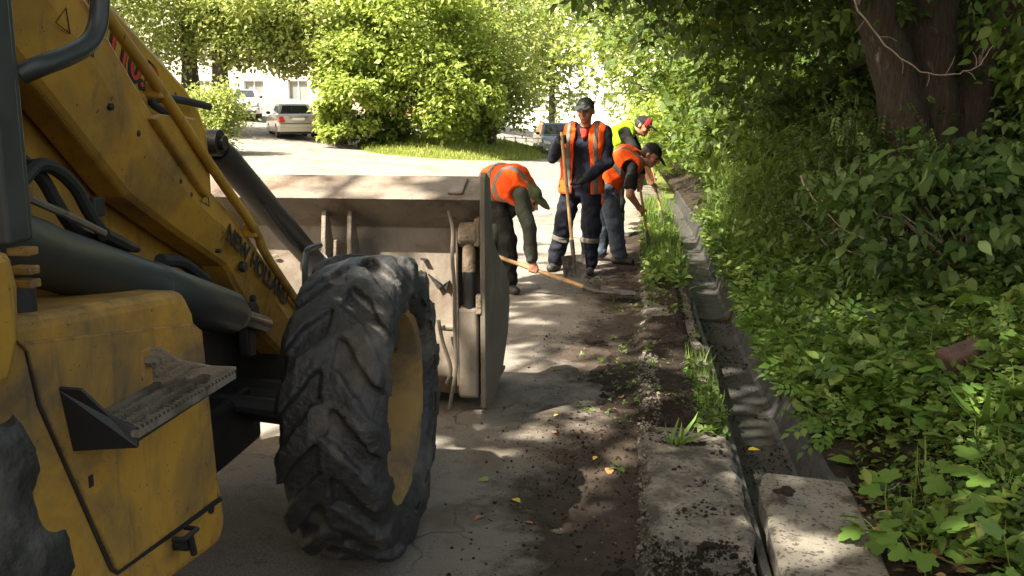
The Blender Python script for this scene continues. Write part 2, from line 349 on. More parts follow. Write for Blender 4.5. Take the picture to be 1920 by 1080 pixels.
# people
def cloth(name, c1, c2, scale=9, rough=.85, bump=.5, dirt=None):
    return surf(name, c1, c2, scale, rough, rough, bump=bump*1.7, bscale=20, bdist=.018, dirt=dirt, dirt_scale=5, dirt_lo=.55, dirt_hi=.75, spec=.2)
M['orange'] = cloth('orange_hi_vis_fabric', (.60, .058, .005), (.74, .088, .008), dirt=(.34, .05, .014))
M['lime'] = cloth('lime_hi_vis_fabric', (.24, .50, .010), (.33, .62, .018))
M['reflective'] = cloth('grey_reflective_band', (.10, .095, .08), (.15, .142, .12), 20, .5, .2)
M['navy'] = cloth('navy_work_cloth', (.006, .007, .014), (.012, .014, .025), dirt=(.022, .022, .028))
M['black_cloth'] = cloth('black_cloth', (.010, .010, .010), (.018, .018, .017))
M['olive_sleeve'] = cloth('dark_olive_jacket', (.032, .036, .028), (.052, .056, .045))
M['jeans'] = cloth('blue_jeans', (.035, .047, .066), (.062, .080, .105), dirt=(.05, .052, .055))
M['cap_green'] = cloth('green_cap_cloth', (.045, .052, .023), (.064, .072, .034))
M['cap_grey'] = cloth('dark_grey_cap_cloth', (.022, .025, .022), (.036, .04, .036))
M['cap_black'] = cloth('black_cap_cloth', (.008, .008, .009), (.014, .014, .015))
M['cap_red'] = cloth('red_cap_panel', (.30, .02, .02), (.38, .035, .03))
M['red_shirt'] = cloth('red_shirt', (.28, .028, .018), (.36, .04, .025))
M['glove'] = cloth('dark_work_glove', (.014, .014, .014), (.026, .026, .025))
M['shoe'] = surf('worn_black_shoe', (.012, .011, .010), (.022, .02, .018), 10, .6, .9, dirt=(.07, .058, .045), dirt_scale=12, bump=.2)
M['skin'] = surf('tanned_skin', (.29, .125, .070), (.38, .175, .10), 14, .55, bump=.1, bscale=60)
M['hair'] = surf('dark_hair', (.012, .010, .008), (.022, .018, .014), 40, .7, bump=.5, bscale=90)
M['eye'] = surf('dark_eye', (.01, .008, .006), (.015, .012, .01), 5, .2, bump=0)
M['lip'] = surf('lip', (.22, .07, .05), (.26, .085, .06), 5, .5, bump=0)
# cars, building
def paint(name, c, rough=.25, metal=.3): return surf(name, c, tuple(x*1.08 for x in c), 2, rough, metal=metal, bump=0, coat=.6)
M['car_silver'] = paint('silver_car_paint', (.40, .38, .33)); M['car_dark'] = paint('grey_car_paint', (.15, .155, .165)); M['car_pale'] = paint('pale_blue_car_paint', (.46, .50, .56))
M['car_glass'] = surf('car_glass', (.02, .025, .028), (.03, .034, .036), 2, .06, bump=0, spec=.6)
M['car_trim'] = surf('car_black_trim', (.02, .02, .02), (.03, .03, .03), 6, .6, bump=0)
M['tail_red'] = surf('red_tail_light', (.42, .012, .01), (.5, .02, .015), 6, .2, bump=0)
M['lamp_clear'] = surf('headlight_glass', (.6, .6, .6), (.75, .75, .72), 6, .12, bump=0)
M['plate'] = surf('number_plate', (.62, .62, .6), (.7, .7, .68), 6, .4, bump=0)
M['wheel_alloy'] = surf('wheel_alloy', (.4, .4, .39), (.5, .5, .48), 6, .35, metal=.6, bump=0)
M['wall_cream'] = surf('cream_render_wall', (.58, .53, .45), (.68, .63, .55), .7, .9, bump=.1)
M['wall_white'] = surf('white_render_wall', (.68, .67, .64), (.76, .75, .72), .6, .9, bump=.1)
M['wall_peach'] = surf('peach_brick_wall', (.52, .37, .26), (.60, .44, .32), .9, .9, bump=.1)
M['plinth'] = surf('orange_brick_plinth', (.42, .22, .13), (.50, .28, .17), 3, .9, bump=.2)
M['frame_white'] = surf('white_window_frame', (.7, .7, .68), (.76, .76, .74), 4, .5, bump=0)
M['pane'] = surf('window_glass', (.16, .17, .17), (.22, .23, .22), 1, .1, bump=0, spec=.6)
M['fence_white'] = surf('white_painted_post', (.62, .6, .55), (.72, .7, .65), 9, .7, bump=.1)
M['roof'] = surf('grey_roof_sheet', (.2, .19, .18), (.26, .25, .24), 3, .8, bump=.2)

# ------------------------------------------------------------------ the setting
def grid(xs, ys, zf):
    X, Y = np.meshgrid(xs, ys); Z = zf(X, Y); V = np.stack([X.ravel(), Y.ravel(), Z.ravel()], 1); nx, ny = len(xs), len(ys)
    i = (np.arange(ny-1)[:, None]*nx+np.arange(nx-1)[None]).ravel()
    return V, np.stack([i, i+1, i+nx+1, i+nx], 1)
xs = np.unique(np.concatenate([np.linspace(-400, -46, 14), np.arange(-46, 16, 2.0), np.linspace(16, 400, 14)]))
ys = np.unique(np.concatenate([np.linspace(-150, -6, 8), np.arange(-6, 82, 2.0), np.linspace(82, 900, 18)]))
o = np_mesh('ground', *grid(xs, ys, lambda x, y: gz(np.minimum(x, 0.8), y)-0.45+np.where(x > 3, .3, 0)+.16*np.clip(x-4, 0, 10)), M['grass_ground'], smooth=True); tag(o, kind='structure')
xs = np.concatenate([np.arange(-50, -6, 1.0), np.arange(-6, 0.06, .12), [.06]]); ys = np.concatenate([np.arange(-8, 2, .8), np.arange(2, 16, .12), np.arange(16, 84, 1.0)])
def roadz(x, y): return gz(x, y)+(n2(x, y, .9, 3)-.5)*.018+(n2(x, y, 4, 9)-.5)*.006
o = np_mesh('road', *grid(xs, ys, roadz), M['asphalt'], smooth=True); tag(o, kind='structure')
# soil scraped along the kerb
xs = np.arange(-.95, .44, .018); ys = np.arange(2.4, 14, .03)
def soil_edge(y): return -.30-.09*np.sin(y*1.1+.8)+.10*np.sin(y*2.7)*np.sin(y*.9+1)-.10*sm(5.0, 5.8, y)+.28*sm(6.3, 7.4, y)-.22*sm(8.6, 9.4, y)+.1*sm(3.2, 4.2, y)*0
def soilz(x, y):
    e = soil_edge(y)+(n2(x, y, 2.6, 1)-.5)*.42+(n2(x, y, 9, 2)-.5)*.22+(n2(x, y, 24, 12)-.5)*.14+(n2(x, y, 50, 13)-.5)*.06
    m = sm(-.02, .22, x-e-.20); over = sm(4.45, 5.0, y+(n2(x, y, 5, 6)-.5)*.9)
    top = .004+.020*n2(x, y, 3, 4)+.014*n2(x, y, 11, 5)+.010*n2(x, y, 38, 15)
    on_kerb = sm(.0, .06, x); top = top*(1-on_kerb)+on_kerb*(over*(.045+.03*n2(x, y, 6, 7)+.01*n2(x, y, 30, 8))-(1-over)*.05)
    lower = sm(.33, .43, x)*.09
    return gz(x, y)-.03+m*(top+.03)-lower
o = np_mesh('soil', *grid(xs, ys, soilz), M['soil'], smooth=True); tag(o, kind='structure')
# kerb of cast stones, laid end to end
kerb = thing('kerb', None, None, (0.24, 3, 0), kind='structure')
ky = [1.3, 2.3, 3.36, 4.62, 5.7, 6.75, 7.8, 8.85, 9.9, 10.95, 12.0, 13.05, 14.1, 15.15, 16.2, 17.25, 18.3, 19.35, 20.4, 21.45, 22.5, 23.55, 24.6]
for a, b in zip(ky[:-1], ky[1:]):
    b -= .014; za, zb = float(gz(.2, a)), float(gz(.2, b)); lo, top = -.45, .026+rng.normal()*.008; j = rng.normal()*.006; rings = []
    ysn = np.linspace(a, b, 26)
    for yv in ysn:
        z = za+(zb-za)*(yv-a)/(b-a); w = (n2(np.array([.1, .3, .45]), np.full(3, yv), 5, 3)-.5)*.03+(n2(np.array([.1, .3, .45]), np.full(3, yv), 19, 4)-.5)*.03+(n2(np.array([.1, .3, .45]), np.full(3, yv), 50, 5)-.5)*.014; cn = .035*max(0, 1-min(yv-a, b-yv)/.06)
        rings.append([(.02+j, yv, z+lo), (.46+j, yv, z+lo), (.462+j+w[2]-cn*.5, yv, z+top-.025-cn*.4), (.435+j+w[2], yv, z+top+w[2]*.5-cn*.3), (.24+j, yv, z+top+w[1]*.5), (.07+j+w[0], yv, z+top+w[0]*.6-cn*.4), (.03+j+w[0]*1.6+cn*.5, yv, z+top-.03-cn)][::-1])
    MB().loft(rings).build('kerb_stone', M['concrete'], kerb, smooth=True)
# gutter of concrete trays
gut = thing('gutter', None, None, (0.65, 3, 0), kind='structure')
gy = [1.2, 2.7, 4.2, 5.72, 6.95, 8.4, 9.9, 11.4, 12.9, 14.4, 15.9, 17.4, 18.9, 20.4, 21.9, 23.4]
for a, b in zip(gy[:-1], gy[1:]):
    b -= .02; za, zb = float(gz(.6, a)), float(gz(.6, b)); dz = rng.normal()*.008; dx = rng.normal()*.006
    def ring(yv, z): return [(x+dx, yv, z+h+dz) for x, h in ((.47, -.02), (.50, -.02), (.505, -.20), (.53, -.215), (.80, -.215), (.825, -.195), (.865, -.01), (.955, -.005), (.955, -.36), (.47, -.36))]
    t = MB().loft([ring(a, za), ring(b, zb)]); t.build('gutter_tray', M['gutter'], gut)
# the bank
xs = np.concatenate([np.arange(.875, 1.0, .03), np.arange(1.0, 4, .07), np.arange(4, 16, .5)]); ys = np.concatenate([np.arange(-6, 2, .5), np.arange(2, 14, .07), np.arange(14, 60, .8)])
def bankz(x, y):
    hole = .22*np.exp(-(((x-1.08)/.10)**2+((y-4.15)/.22)**2))+.16*np.exp(-(((x-1.14)/.16)**2+((y-3.75)/.16)**2))
    return gz(x, y)+.02*(n2(x, y, 7, 25)-.25)-.05*(1-sm(.875, .91+.03*n2(x, y, 6, 26), x))+(n2(x, y, 1.1, 5)-.5)*.22*sm(.95, 1.5, x)+(n2(x, y, 5, 6)-.5)*.05+(n2(x, y, 16, 7)-.5)*.02-hole
o = np_mesh('bank', *grid(xs, ys, bankz), M['bank'], smooth=True); tag(o, kind='structure')
# grassy rise on the far side
def risez(x, y):
    cx, cy = -8.0, 45.0
    e = ((np.abs(x-cx-(y-cy)*.02)/3.9)**2.4+(np.abs(y-cy)/10.0)**2.6)
    h = np.clip(1.0-e, -.4, 1)
    return gz(x, y)+.5*h+.12*(n2(x, y, .5, 2)-.5)*np.clip(h, 0, 1)
o = np_mesh('grass_rise', *grid(np.arange(-17.5, -1.5, .35), np.arange(33.5, 57, .5), risez), M['grass_ground'], smooth=True); tag(o, kind='structure')
# loose concrete cover slab over the gutter
R = np.array(Matrix.Rotation(math.radians(2.2), 3, 'X') @ Matrix.Rotation(math.radians(4.0), 3, 'Y') @ Matrix.Rotation(math.radians(-1.5), 3, 'Z'))
st = thing('cover_slab', 'thick grey concrete slab lying loose over the gutter at the bottom', 'slab', (.72, 3.4, .0))
rings = []
for yv in np.linspace(-.72, .72, 12):
    rr = []
    for x, z in ((-.185, -.05), (.20, -.05), (.205, .035), (.19, .05), (.06, .051), (-.08, .051), (-.17, .05), (-.19, .035)):
        w = (vnoise(np.array([[x, yv, z]])+3, 6)[0]-.5)*.02; s_ = 1-.12*sm(.62, .72, abs(yv))
        rr.append(np.array([.705, 3.32, -.028])+R@np.array([x*s_+w, yv, z+w*.4]))
    rings.append(rr)
MB().loft(rings).build('slab', M['slab'], st, smooth=True)
o = MB()
rk = np.array([1.66, 4.95, float(gz(1.66, 4.95))+.03])
for c, d in (((0, 0, .05), (.25, .17, .13)),): o.box(rk+np.array(c), d, np.array(Matrix.Rotation(.35, 3, 'Z') @ Matrix.Rotation(-.25, 3, 'Y')))
o = o.build('stone', M['brick_rock'], bevel=.03, seg=3); tag(o, 'dark red-brown square stone lying among the weeds on the bank', 'stone')

# ------------------------------------------------------------------ the yellow backhoe loader
CX = -1.88
bh = thing('backhoe_loader', 'dirty yellow backhoe loader standing on the road with its bucket lowered', 'loader', (CX, 2.4, 0))
def yz(px, X): return [tuple(atX(u, v, X)[1:]) for u, v in px]
# chassis, axle, hood
t = MB(); t.box((CX, 1.9, .78), (.62, 3.9, .34)); t.box((CX, 3.75, .72), (.8, .16, .42)); t.box((CX, 2.2, .50), (1.0, 2.2, .22)); t.box((CX, 3.72, .62), (.9, .12, .5)); t.build('chassis', M['black_metal'], bh, bevel=.02)  # low belly box and front block added to shut light out underneath
MB().prism([(1.0, 1.285), (2.30, 1.145), (2.345, 1.08), (2.47, .44), (2.42, .385), (1.75, .47), (1.0, .62)], 'x', 2*CX+1.15, 2*CX+1.56).build('light_block_box', M['yellow_box'], bh, bevel=.03, seg=3)  # unseen mirror of the tank box, added to block light under the machine
t = MB(); t.tube([(CX-.72, 3.27, .53), (CX-.25, 3.27, .56), (CX, 3.27, .58), (CX+.25, 3.27, .56), (CX+.72, 3.27, .53)], [.085, .075, .13, .075, .085], 14)
t.box((CX+.68, 3.27, .53), (.10, .22, .30)); t.box((CX-.68, 3.27, .53), (.10, .22, .30)); t.build('front_axle', M['black_metal'], bh, bevel=.015)
t = MB(); t.tube([(CX+.1, 3.08, .62), (CX+.66, 3.10, .57)], .032, 10); t.tube([(CX+.1, 3.08, .62), (CX+.34, 3.09, .60)], .05, 12); t.build('steering_cylinder', M['grey_metal'], bh)
HX = .32
prof = [(1.55, .98), (1.55, 1.90), (2.2, 1.98), (2.5, 1.97), (2.76, 1.92), (2.90, 1.845), (3.06, 1.765), (3.22, 1.68), (3.315, 1.605), (3.365, 1.53), (3.38, 1.42), (3.38, .95)]
hd = MB().prism(prof, 'x', CX-HX, CX+HX).build('hood', M['yellow_clean'], bh, bevel=.022, seg=3); shade_auto(hd.data, 30)
MB().prism([(3.382, 1.0), (3.382, 1.40), (3.38, 1.46), (3.39, 1.46), (3.41, 1.40), (3.41, 1.0)], 'x', CX-.24, CX+.24).build('grille', M['black_metal'], hd)
MB().prism([(3.13, 1.30), (3.13, 1.66), (3.138, 1.655), (3.138, 1.30)], 'x', CX-HX-.002, CX+HX+.002).build('panel_seam', M['black_metal'], hd)
def text_mesh(s, size, extrude=.0012, offset=0.0, bold=True):
    cu = bpy.data.curves.new('txt', 'FONT'); cu.body = s; cu.size = size; cu.extrude = extrude; cu.offset = offset
    if bold: cu.space_character = 1.02
    ob = bpy.data.objects.new('txt', cu); COL.objects.link(ob); bpy.context.view_layer.update()
    me = bpy.data.meshes.new_from_object(ob.evaluated_get(bpy.context.evaluated_depsgraph_get())); bpy.data.objects.remove(ob); bpy.data.curves.remove(cu); return me
def put_text(name, s, size, org, dirn, X, mat, parent, offset=0.0, shear=0.0, stretch=1.0):
    me = text_mesh(s, size, offset=offset); n = len(me.vertices); co = np.zeros(n*3, np.float32); me.vertices.foreach_get('co', co); co = co.reshape(-1, 3)
    d = np.array(dirn, float); d /= np.linalg.norm(d); up = np.array([-d[1], d[0]]); x = co[:, 0]*stretch+co[:, 1]*shear
    off = OFF[parent.name]; W = np.zeros_like(co)
    W[:, 0] = X+co[:, 2]-off[0]; W[:, 1] = org[0]+x*d[0]+co[:, 1]*up[0]-off[1]; W[:, 2] = org[1]+x*d[1]+co[:, 1]*up[1]-off[2]
    me.vertices.foreach_set('co', W.ravel()); me.update(); return link(name, me, mat, parent)
tx = [tuple(atX(u, v, CX+HX)[1:]) for u, v in ((192, 96), (292, 190))]
dr = np.array(tx[1])-np.array(tx[0])
dn_ = dr/np.linalg.norm(dr); to = (tx[1][0]-dn_[0]*.47, tx[1][1]-dn_[1]*.47)
put_text('model_lettering_outline', 'LB110.B', .135, to, dr, CX+HX+.003, M['black_print'], hd, offset=.010)
put_text('model_lettering', 'LB110.B', .135, to, dr, CX+HX+.006, M['red_print'], hd)
# engine side below the boom: a folded yellow panel with a dark gap
t = MB(); t.prism([(1.60, .95), (1.60, 1.80), (2.02, 1.70), (2.16, .98)], 'x', CX+.30, CX+.335); t.build('side_panel', M['yellow'], bh, bevel=.012)
t = MB(); t.prism([(2.22, .98), (2.08, 1.72), (2.5, 1.52), (3.3, 1.0), (3.3, .95)], 'x', CX+.30, CX+.33); t.build('side_panel', M['yellow'], bh, bevel=.012)
# boom arms
BO = -1.40; BI = -1.53          # outer and inner face of the right arm
top_px = [(60, -170), (170, 0), (300, 230), (385, 343), (440, 400), (560, 575)]
low_px = [(-60, -40), (95, 160), (260, 370), (360, 445), (440, 500), (500, 620)]
T_ = yz(top_px, BO); L_ = yz(low_px, BO)
T_ = [(1.95, 2.20)]+T_[1:]+[(4.30, .46), (4.52, .30)]; L_ = [(1.80, 1.98)]+L_[1:]+[(4.22, .24), (4.45, .16)]
def boom(sgn):
    rings = []
    for (a, b) in zip(T_, L_):
        a = np.array(a); b = np.array(b); m = a*.52+b*.48
        xo = lambda X: X if sgn > 0 else 2*CX-X
        r = [(xo(BI), *a), (xo(BO-.012), *a), (xo(BO), *(a*.92+b*.08)), (xo(BO+.012), *m), (xo(BO-.028), *(a*.06+b*.94)), (xo(BO-.045), *b), (xo(BI), *b)]
        rings.append(r if sgn < 0 else r[::-1])
    return MB().loft(rings)
bm_ = [boom(1).build('boom_arm', M['yellow'], bh, bevel=.008), boom(-1).build('boom_arm', M['yellow'], bh, bevel=.008)]
MB().tube([(2*CX-BI, 3.55, .98), (BI, 3.55, .98)], .075, 16).build('boom_cross_tube', M['yellow'], bh, smooth=True)
pl = [(283, 222), (300, 214), (362, 221), (389, 335), (387, 372), (376, 362)]
MB().prism(yz(pl, BO+.016), 'x', BO-.01, BO+.03).build('boom_plate', M['yellow'], bm_[0], bevel=.012, seg=3)
tb = yz([(423, 448), (560, 600)], BO+.016); d = np.array(tb[1])-np.array(tb[0])
put_text('maker_lettering', 'NEW HOLLAND', .085, tb[0], d, BO+.017, M['black_print'], bm_[0], stretch=1.0, offset=.002)
# pins and bolts along the arm
for u, v, r_ in ((452, 500, .020), (330, 340, .008), (350, 365, .008), (250, 250, .010), (200, 200, .010), (470, 560, .014), (405, 470, .008)):
    c = atX(u, v, BO-.004); MB().lathe([(0, r_), (.016, r_), (.018, r_*.8), (.018, .001)], c, 'x', 6 if r_ < .012 else 16).build('bolt', M['black_metal'], bm_[0])
# small stencilled triangles on the arm
for u, v in ((165, 85), (120, 40), (386, 372)):
    c = np.array(atX(u, v, BO+.014)); s_ = .035; P3 = [(c[0], c[1]+s_*math.cos(a), c[2]+s_*math.sin(a)) for a in (-.9, 1.2, 3.3, -.9)]
    MB().tube(P3, .0018, 4).build('stencil_triangle', M['black_print'], bm_[0])
# steel oil pipe along the boom
pp = [atX(u, v, x) for u, v, x in ((150, -60, BO+.03), (196, 22, BO+.03), (300, 168, BO+.035), (396, 312, BO+.045), (478, 432, BO+.04), (500, 480, BO+.035), (575, 592, BO+.02))]
MB().tube(smooth_path(pp), .0165, 10).build('oil_pipe', M['yellow'], bh, smooth=True)
for i in (2, 4):
    MB().box(pp[i]+np.array([-.015, 0, 0]), (.05, .03, .05)).build('pipe_clamp', M['yellow'], bh, bevel=.006)
# bucket tilt cylinder between the arms
XT = -1.60
a, b = atX(397, 268, XT), atX(602, 505, XT); ax = (b-a)/np.linalg.norm(b-a)
t = MB(); t.tube([a+ax*.05, a+ax*.12, b-ax*.05], [.05, .056, .056], 16); cy = t.build('tilt_cylinder', M['black_metal'], bh, smooth=True)
MB().tube([b-ax*.05, b+ax*.30], .028, 12).build('cylinder_rod', M['chrome'], cy, smooth=True)
MB().tube([b-ax*.08, b-ax*.01], .066, 16).build('cylinder_gland', M['black_metal'], cy, smooth=True)
t = MB(); t.tube([a+np.array([-.06, 0, 0]), a+np.array([.035, 0, 0])], .05, 16); t.tube([a+np.array([.035, 0, 0]), a+np.array([.055, 0, 0])], .028, 12); t.build('pin_boss', M['black_metal'], cy, smooth=True)
hp = [atX(u, v, -1.50) for u, v in ((392, 200), (330, 186), (285, 188), (300, 205), (340, 222))]
MB().tube(smooth_path(hp), .013, 8).build('hose', M['hose'], bh, smooth=True)
hp = [atX(u, v, XT+.05) for u, v in ((495, 385), (520, 420), (545, 452), (556, 462))]
MB().tube(smooth_path(hp), [.010]*len(smooth_path(hp)), 8).build('hose', M['hose'], bh, smooth=True)
hp = [atX(u, v, -1.34) for u, v in ((572, 560), (572, 490), (578, 468), (600, 460))]
t = MB(); t.tube(smooth_path(hp), .013, 8); t.build('valve_lever', M['grey_metal'], bh, smooth=True)
for u, v in ((586, 500), (596, 505)):
    c = atX(u, v, -1.52); MB().tube([c-ax*.02, c+ax*.012], .055, 14).build('hose_fitting', M['black_metal'], bh, smooth=True)
# lift cylinder under the right arm, hoses above it
XL = -1.33
a, b = atX(40, 468, XL), atX(445, 592, XL); ax = (b-a)/np.linalg.norm(b-a)
t = MB(); t.tube([a-ax*.3, a+ax*.05, a+ax*.06, a+ax*.55, a+ax*.56, b-ax*.08, b-ax*.06, b], [.078, .078, .074, .074, .078, .074, .06, .05], 20); lc = t.build('lift_cylinder', M['grey_metal'], bh, smooth=True)
MB().tube([b-ax*.05, b+ax*.25], .03, 12).build('cylinder_rod', M['chrome'], lc, smooth=True)
MB().tube([a+ax*.555, a+ax*.565], .0765, 20).build('weld_ring', M['step'], lc, smooth=True)
def hose(px, X, r=.014, mat='hose'):
    q = smooth_path([atX(u, v, x) for (u, v), x in zip(px, X if isinstance(X, list) else [X]*len(px))]); return MB().tube(q, r, 9).build('hose', M[mat], bh, smooth=True)
hose([(40, 340), (70, 310), (105, 318), (140, 350), (165, 395), (195, 438), (235, 462)], -1.36, .0165)
hose([(30, 292), (75, 330), (105, 380), (135, 425), (170, 448), (215, 455)], -1.39, .0165)
t = MB(); t.tube(smooth_path([atX(u, v, -1.34) for u, v in ((55, 372), (90, 388), (130, 405), (185, 432), (255, 466))]), .010, 8); t.build('hydraulic_pipe', M['step'], bh, smooth=True)
t = MB(); q = [atX(u, v, -1.34) for u, v in ((195, 440), (215, 450), (238, 461), (258, 467))]; t.tube(q, [.018, .02, .017, .010], 8); t.build('hose_fitting', M['black_metal'], bh, smooth=True)
t = MB(); q = atX(178, 388, -1.36); t.box(q, (.03, .05, .05)); t.build('hose_clamp', M['black_metal'], bh, bevel=.006)
t = MB(); q = [atX(u, v, -1.40) for u, v in ((300, 488), (340, 492), (385, 525))]; t.tube(smooth_path(q), .02, 8); t.build('hose', M['hose'], bh, smooth=True)
t = MB(); q = atX(462, 590, -1.35); t.tube([q+np.array([-.1, 0, 0]), q+np.array([.03, 0, 0])], .045, 14); t.build('cylinder_pin', M['black_metal'], bh, smooth=True)
q = atX(462, 640, -1.36); MB().prism([(q[1]-.03, q[2]+.06), (q[1]+.05, q[2]+.05), (q[1]+.04, q[2]-.06), (q[1]-.02, q[2]-.05)], 'x', q[0]-.02, q[0]+.02).build('pin_bracket', M['black_metal'], bh, bevel=.008)
# tank box beside the cab, door panel, step
bx = MB().prism([(1.0, 1.285), (2.30, 1.145), (2.345, 1.08), (2.47, .44), (2.42, .385), (1.75, .47), (1.0, .62)], 'x', -1.56, -1.15).build('tank_box', M['yellow_box'], bh, bevel=.03, seg=3)
dp = yz([(34, 642), (52, 660), (78, 760), (215, 1066), (222, 1070), (410, 932), (378, 620), (362, 606)], -1.144)
MB().prism(dp, 'x', -1.152, -1.141).build('tank_door', M['yellow_box'], bx, bevel=.004)
sp = yz([(28, 636), (48, 655), (72, 760), (208, 1070), (222, 1078), (418, 938), (410, 928), (216, 1064), (80, 758), (56, 656), (36, 640)], -1.146)
MB().prism(sp, 'x', -1.152, -1.146).build('door_gap', M['black_metal'], bx)
c = atX(170, 902, -1.141); MB().box(c, (.004, .016, .026)).build('door_hole', M['black_metal'], bx)
t = MB(); c = atX(335, 1000, -1.135); t.tube([c+np.array([0, -.035, .0]), c+np.array([.03, -.03, .0]), c+np.array([.035, .03, .0]), c+np.array([0, .035, .0])], .007, 8)
t.tube([c+np.array([.03, .0, .0]), c+np.array([.032, .012, -.06])], .009, 8); t.tube([c+np.array([-.01, .0, -.03]), c+np.array([.025, .0, -.03])], .016, 10); t.build('door_latch', M['black_metal'], bx, smooth=True)
t = MB(); c = atX(395, 955, -1.148); t.tube([c-np.array([.01, 0, 0]), c+np.array([.006, 0, 0])], .012, 10); t.build('bolt', M['black_metal'], bx)
sr = MB().prism([(-1.148, .948), (-1.148, .955), (-1.0, .948), (-1.0, .94)], 'y', 1.80, 1.82).build('step', M['step'], bx)
t = MB()
ino = [np.array([-1.13, 1.86, .945]), np.array([-1.13, 2.09, .945])]; out = [np.array([-1.015, 1.77, .945]), np.array([-1.0, 2.22, .945])]
def lerp(a, b, t_): return a+(b-a)*t_
for s_ in (0.0, .33, .66, 1.0):
    a, b = lerp(ino[0], out[0], s_), lerp(ino[1], out[1], s_); t.bar(a, b, .016, .016)
    for k in range(26):
        q = lerp(a, b, (k+.5)/26); t.box(q+np.array([0, 0, .011]), (.017, .006, .009))
for s_ in np.linspace(0.0, 1.0, 6):
    t.bar(lerp(ino[0], ino[1], s_), lerp(out[0], out[1], s_), .016, .012)
t.build('step_tread', M['step'], sr)
# front bracket (pale) and rear bracket (dark)
def plate(P, th, name, mat, par):
    P = [np.array(p) for p in P]; n = np.cross(P[1]-P[0], P[2]-P[0]); n /= np.linalg.norm(n); k = len(P)
    vs = [p-n*th/2 for p in P]+[p+n*th/2 for p in P]
    return MB().add(vs, [tuple(range(k-1, -1, -1)), tuple(range(k, 2*k))]+[(i, (i+1) % k, k+(i+1) % k, k+i) for i in range(k)]).build(name, mat, par, bevel=.002)
plate([(-1.148, 2.075, 1.045), (-1.12, 2.09, 1.045), (-1.09, 2.13, 1.005), (-1.04, 2.19, .975), (-.995, 2.235, .962), (-1.0, 2.225, .945), (-1.148, 2.09, .935)], .008, 'step_bracket', M['mud'], sr)
plate([(-1.148, 1.72, 1.055), (-1.10, 1.73, 1.05), (-1.06, 1.76, .985), (-1.01, 1.78, .955), (-1.012, 1.775, .915), (-1.148, 1.75, .91)], .008, 'step_bracket', M['black_metal'], sr)
plate([(-1.012, 1.772, .958), (-.996, 2.228, .958), (-.996, 2.228, .936), (-1.012, 1.772, .928)], .007, 'step_edge', M['black_metal'], sr)
t = MB(); t.box((-1.143, 2.06, 1.0), (.012, .05, .10)); t.build('step_mount', M['yellow_box'], sr, bevel=.006)
t = MB(); t.tube([(-1.14, 2.062, 1.018), (-1.122, 2.062, 1.018)], .014, 6); t.tube([(-1.122, 2.062, 1.018), (-1.112, 2.062, 1.018)], .008, 8); t.build('bolt', M['step'], sr)
# wheels
def wheel(name, c, Rr, W, rimR, steer, nl, sgn, lug=.035):
    w = thing(name, None, None, (0, 0, 0)); w.parent = bh; w.location = np.array(c)-OFF[bh.name]; w.rotation_euler = (0, 0, steer); OFF[w.name] = np.zeros(3)
    h = W/2; carc = Rr-lug
    prof = [(-h*.62, rimR), (-h*.9, rimR+.03), (-h*1.06, (rimR+carc)/2), (-h*1.0, carc-.05), (-h*.86, carc-.012), (-h*.5, carc), (0, carc+.004), (h*.5, carc), (h*.86, carc-.012), (h*1.0, carc-.05), (h*1.06, (rimR+carc)/2), (h*.9, rimR+.03), (h*.62, rimR), (0, rimR-.012), (-h*.62, rimR)]
    t = MB().lathe(prof, (0, 0, 0), 'x', 72)
    for i in range(nl):
        for sd in (-1, 1):
            th0 = 2*math.pi*(i+(.5 if sd > 0 else 0))/nl; rings = []
            dw = math.pi/nl*.60
            for s_, tw, rr in ((-.10, -.02, 0), (.25, .05, 0), (.6, .18, 0), (.86, .30, -.006), (1.02, .36, -.035), (1.075, .40, -.10)):
                jit = 1+.16*math.sin(i*2.7+s_*9+sd); th = th0+tw*sgn; hw = dw*(1.0 if s_ < .9 else .8)*jit; R1 = Rr+rr+.006*math.sin(i*1.9+s_*5); R0 = carc+rr-.03
                if s_ > 1.05: R1 = R0+.012
                u = sd*h*s_
                rings.append([(u, R0*math.cos(th-hw), R0*math.sin(th-hw)), (u, R0*math.cos(th+hw), R0*math.sin(th+hw)), (u, R1*math.cos(th+hw*.8), R1*math.sin(th+hw*.8)), (u, R1*math.cos(th-hw*.8), R1*math.sin(th-hw*.8))])
            if sd < 0: rings = [r[::-1] for r in rings]
            t.loft(rings)
    ty = t.build('tyre', M['tyre'], w)
    md = ty.modifiers.new('worn', 'REMESH'); md.mode = 'VOXEL'; md.voxel_size = .0085 if Rr < .6 else .013; md.use_smooth_shade = True
    md = ty.modifiers.new('soft', 'SMOOTH'); md.factor = .5; md.iterations = 3
    for sc_, st_ in ((.10, .016), (.022, .006)):
        tx_ = bpy.data.textures.new('wear', 'CLOUDS'); tx_.noise_scale = sc_; tx_.noise_depth = 3; md = ty.modifiers.new('scuffs', 'DISPLACE'); md.texture = tx_; md.strength = st_; md.mid_level = .5; md.texture_coords = 'LOCAL'
    t = MB().lathe([(-h*.70, rimR-.005), (-h*.76, rimR+.022), (-h*.70, rimR+.028), (-h*.6, rimR), (-h*.4, rimR-.03), (h*.3, rimR-.035), (h*.55, rimR-.012), (h*.72, rimR+.028), (h*.78, rimR+.020), (h*.72, rimR-.008), (h*.5, rimR-.03), (h*.0, rimR-.05), (-h*.18, rimR*.66), (h*.0, rimR*.42), (h*.30, rimR*.34), (h*.32, .02)], (0, 0, 0), 'x', 48)
    rm = t.build('rim', M['rim'], w, smooth=True)
    for k in range(8):
        a = 2*math.pi*k/8; MB().lathe([(h*.07, .016), (h*.07+.03, .016), (h*.07+.03, .001)], (0, rimR*.52*math.cos(a), rimR*.52*math.sin(a)), 'x', 6).build('wheel_nut', M['step'], rm)
    return w
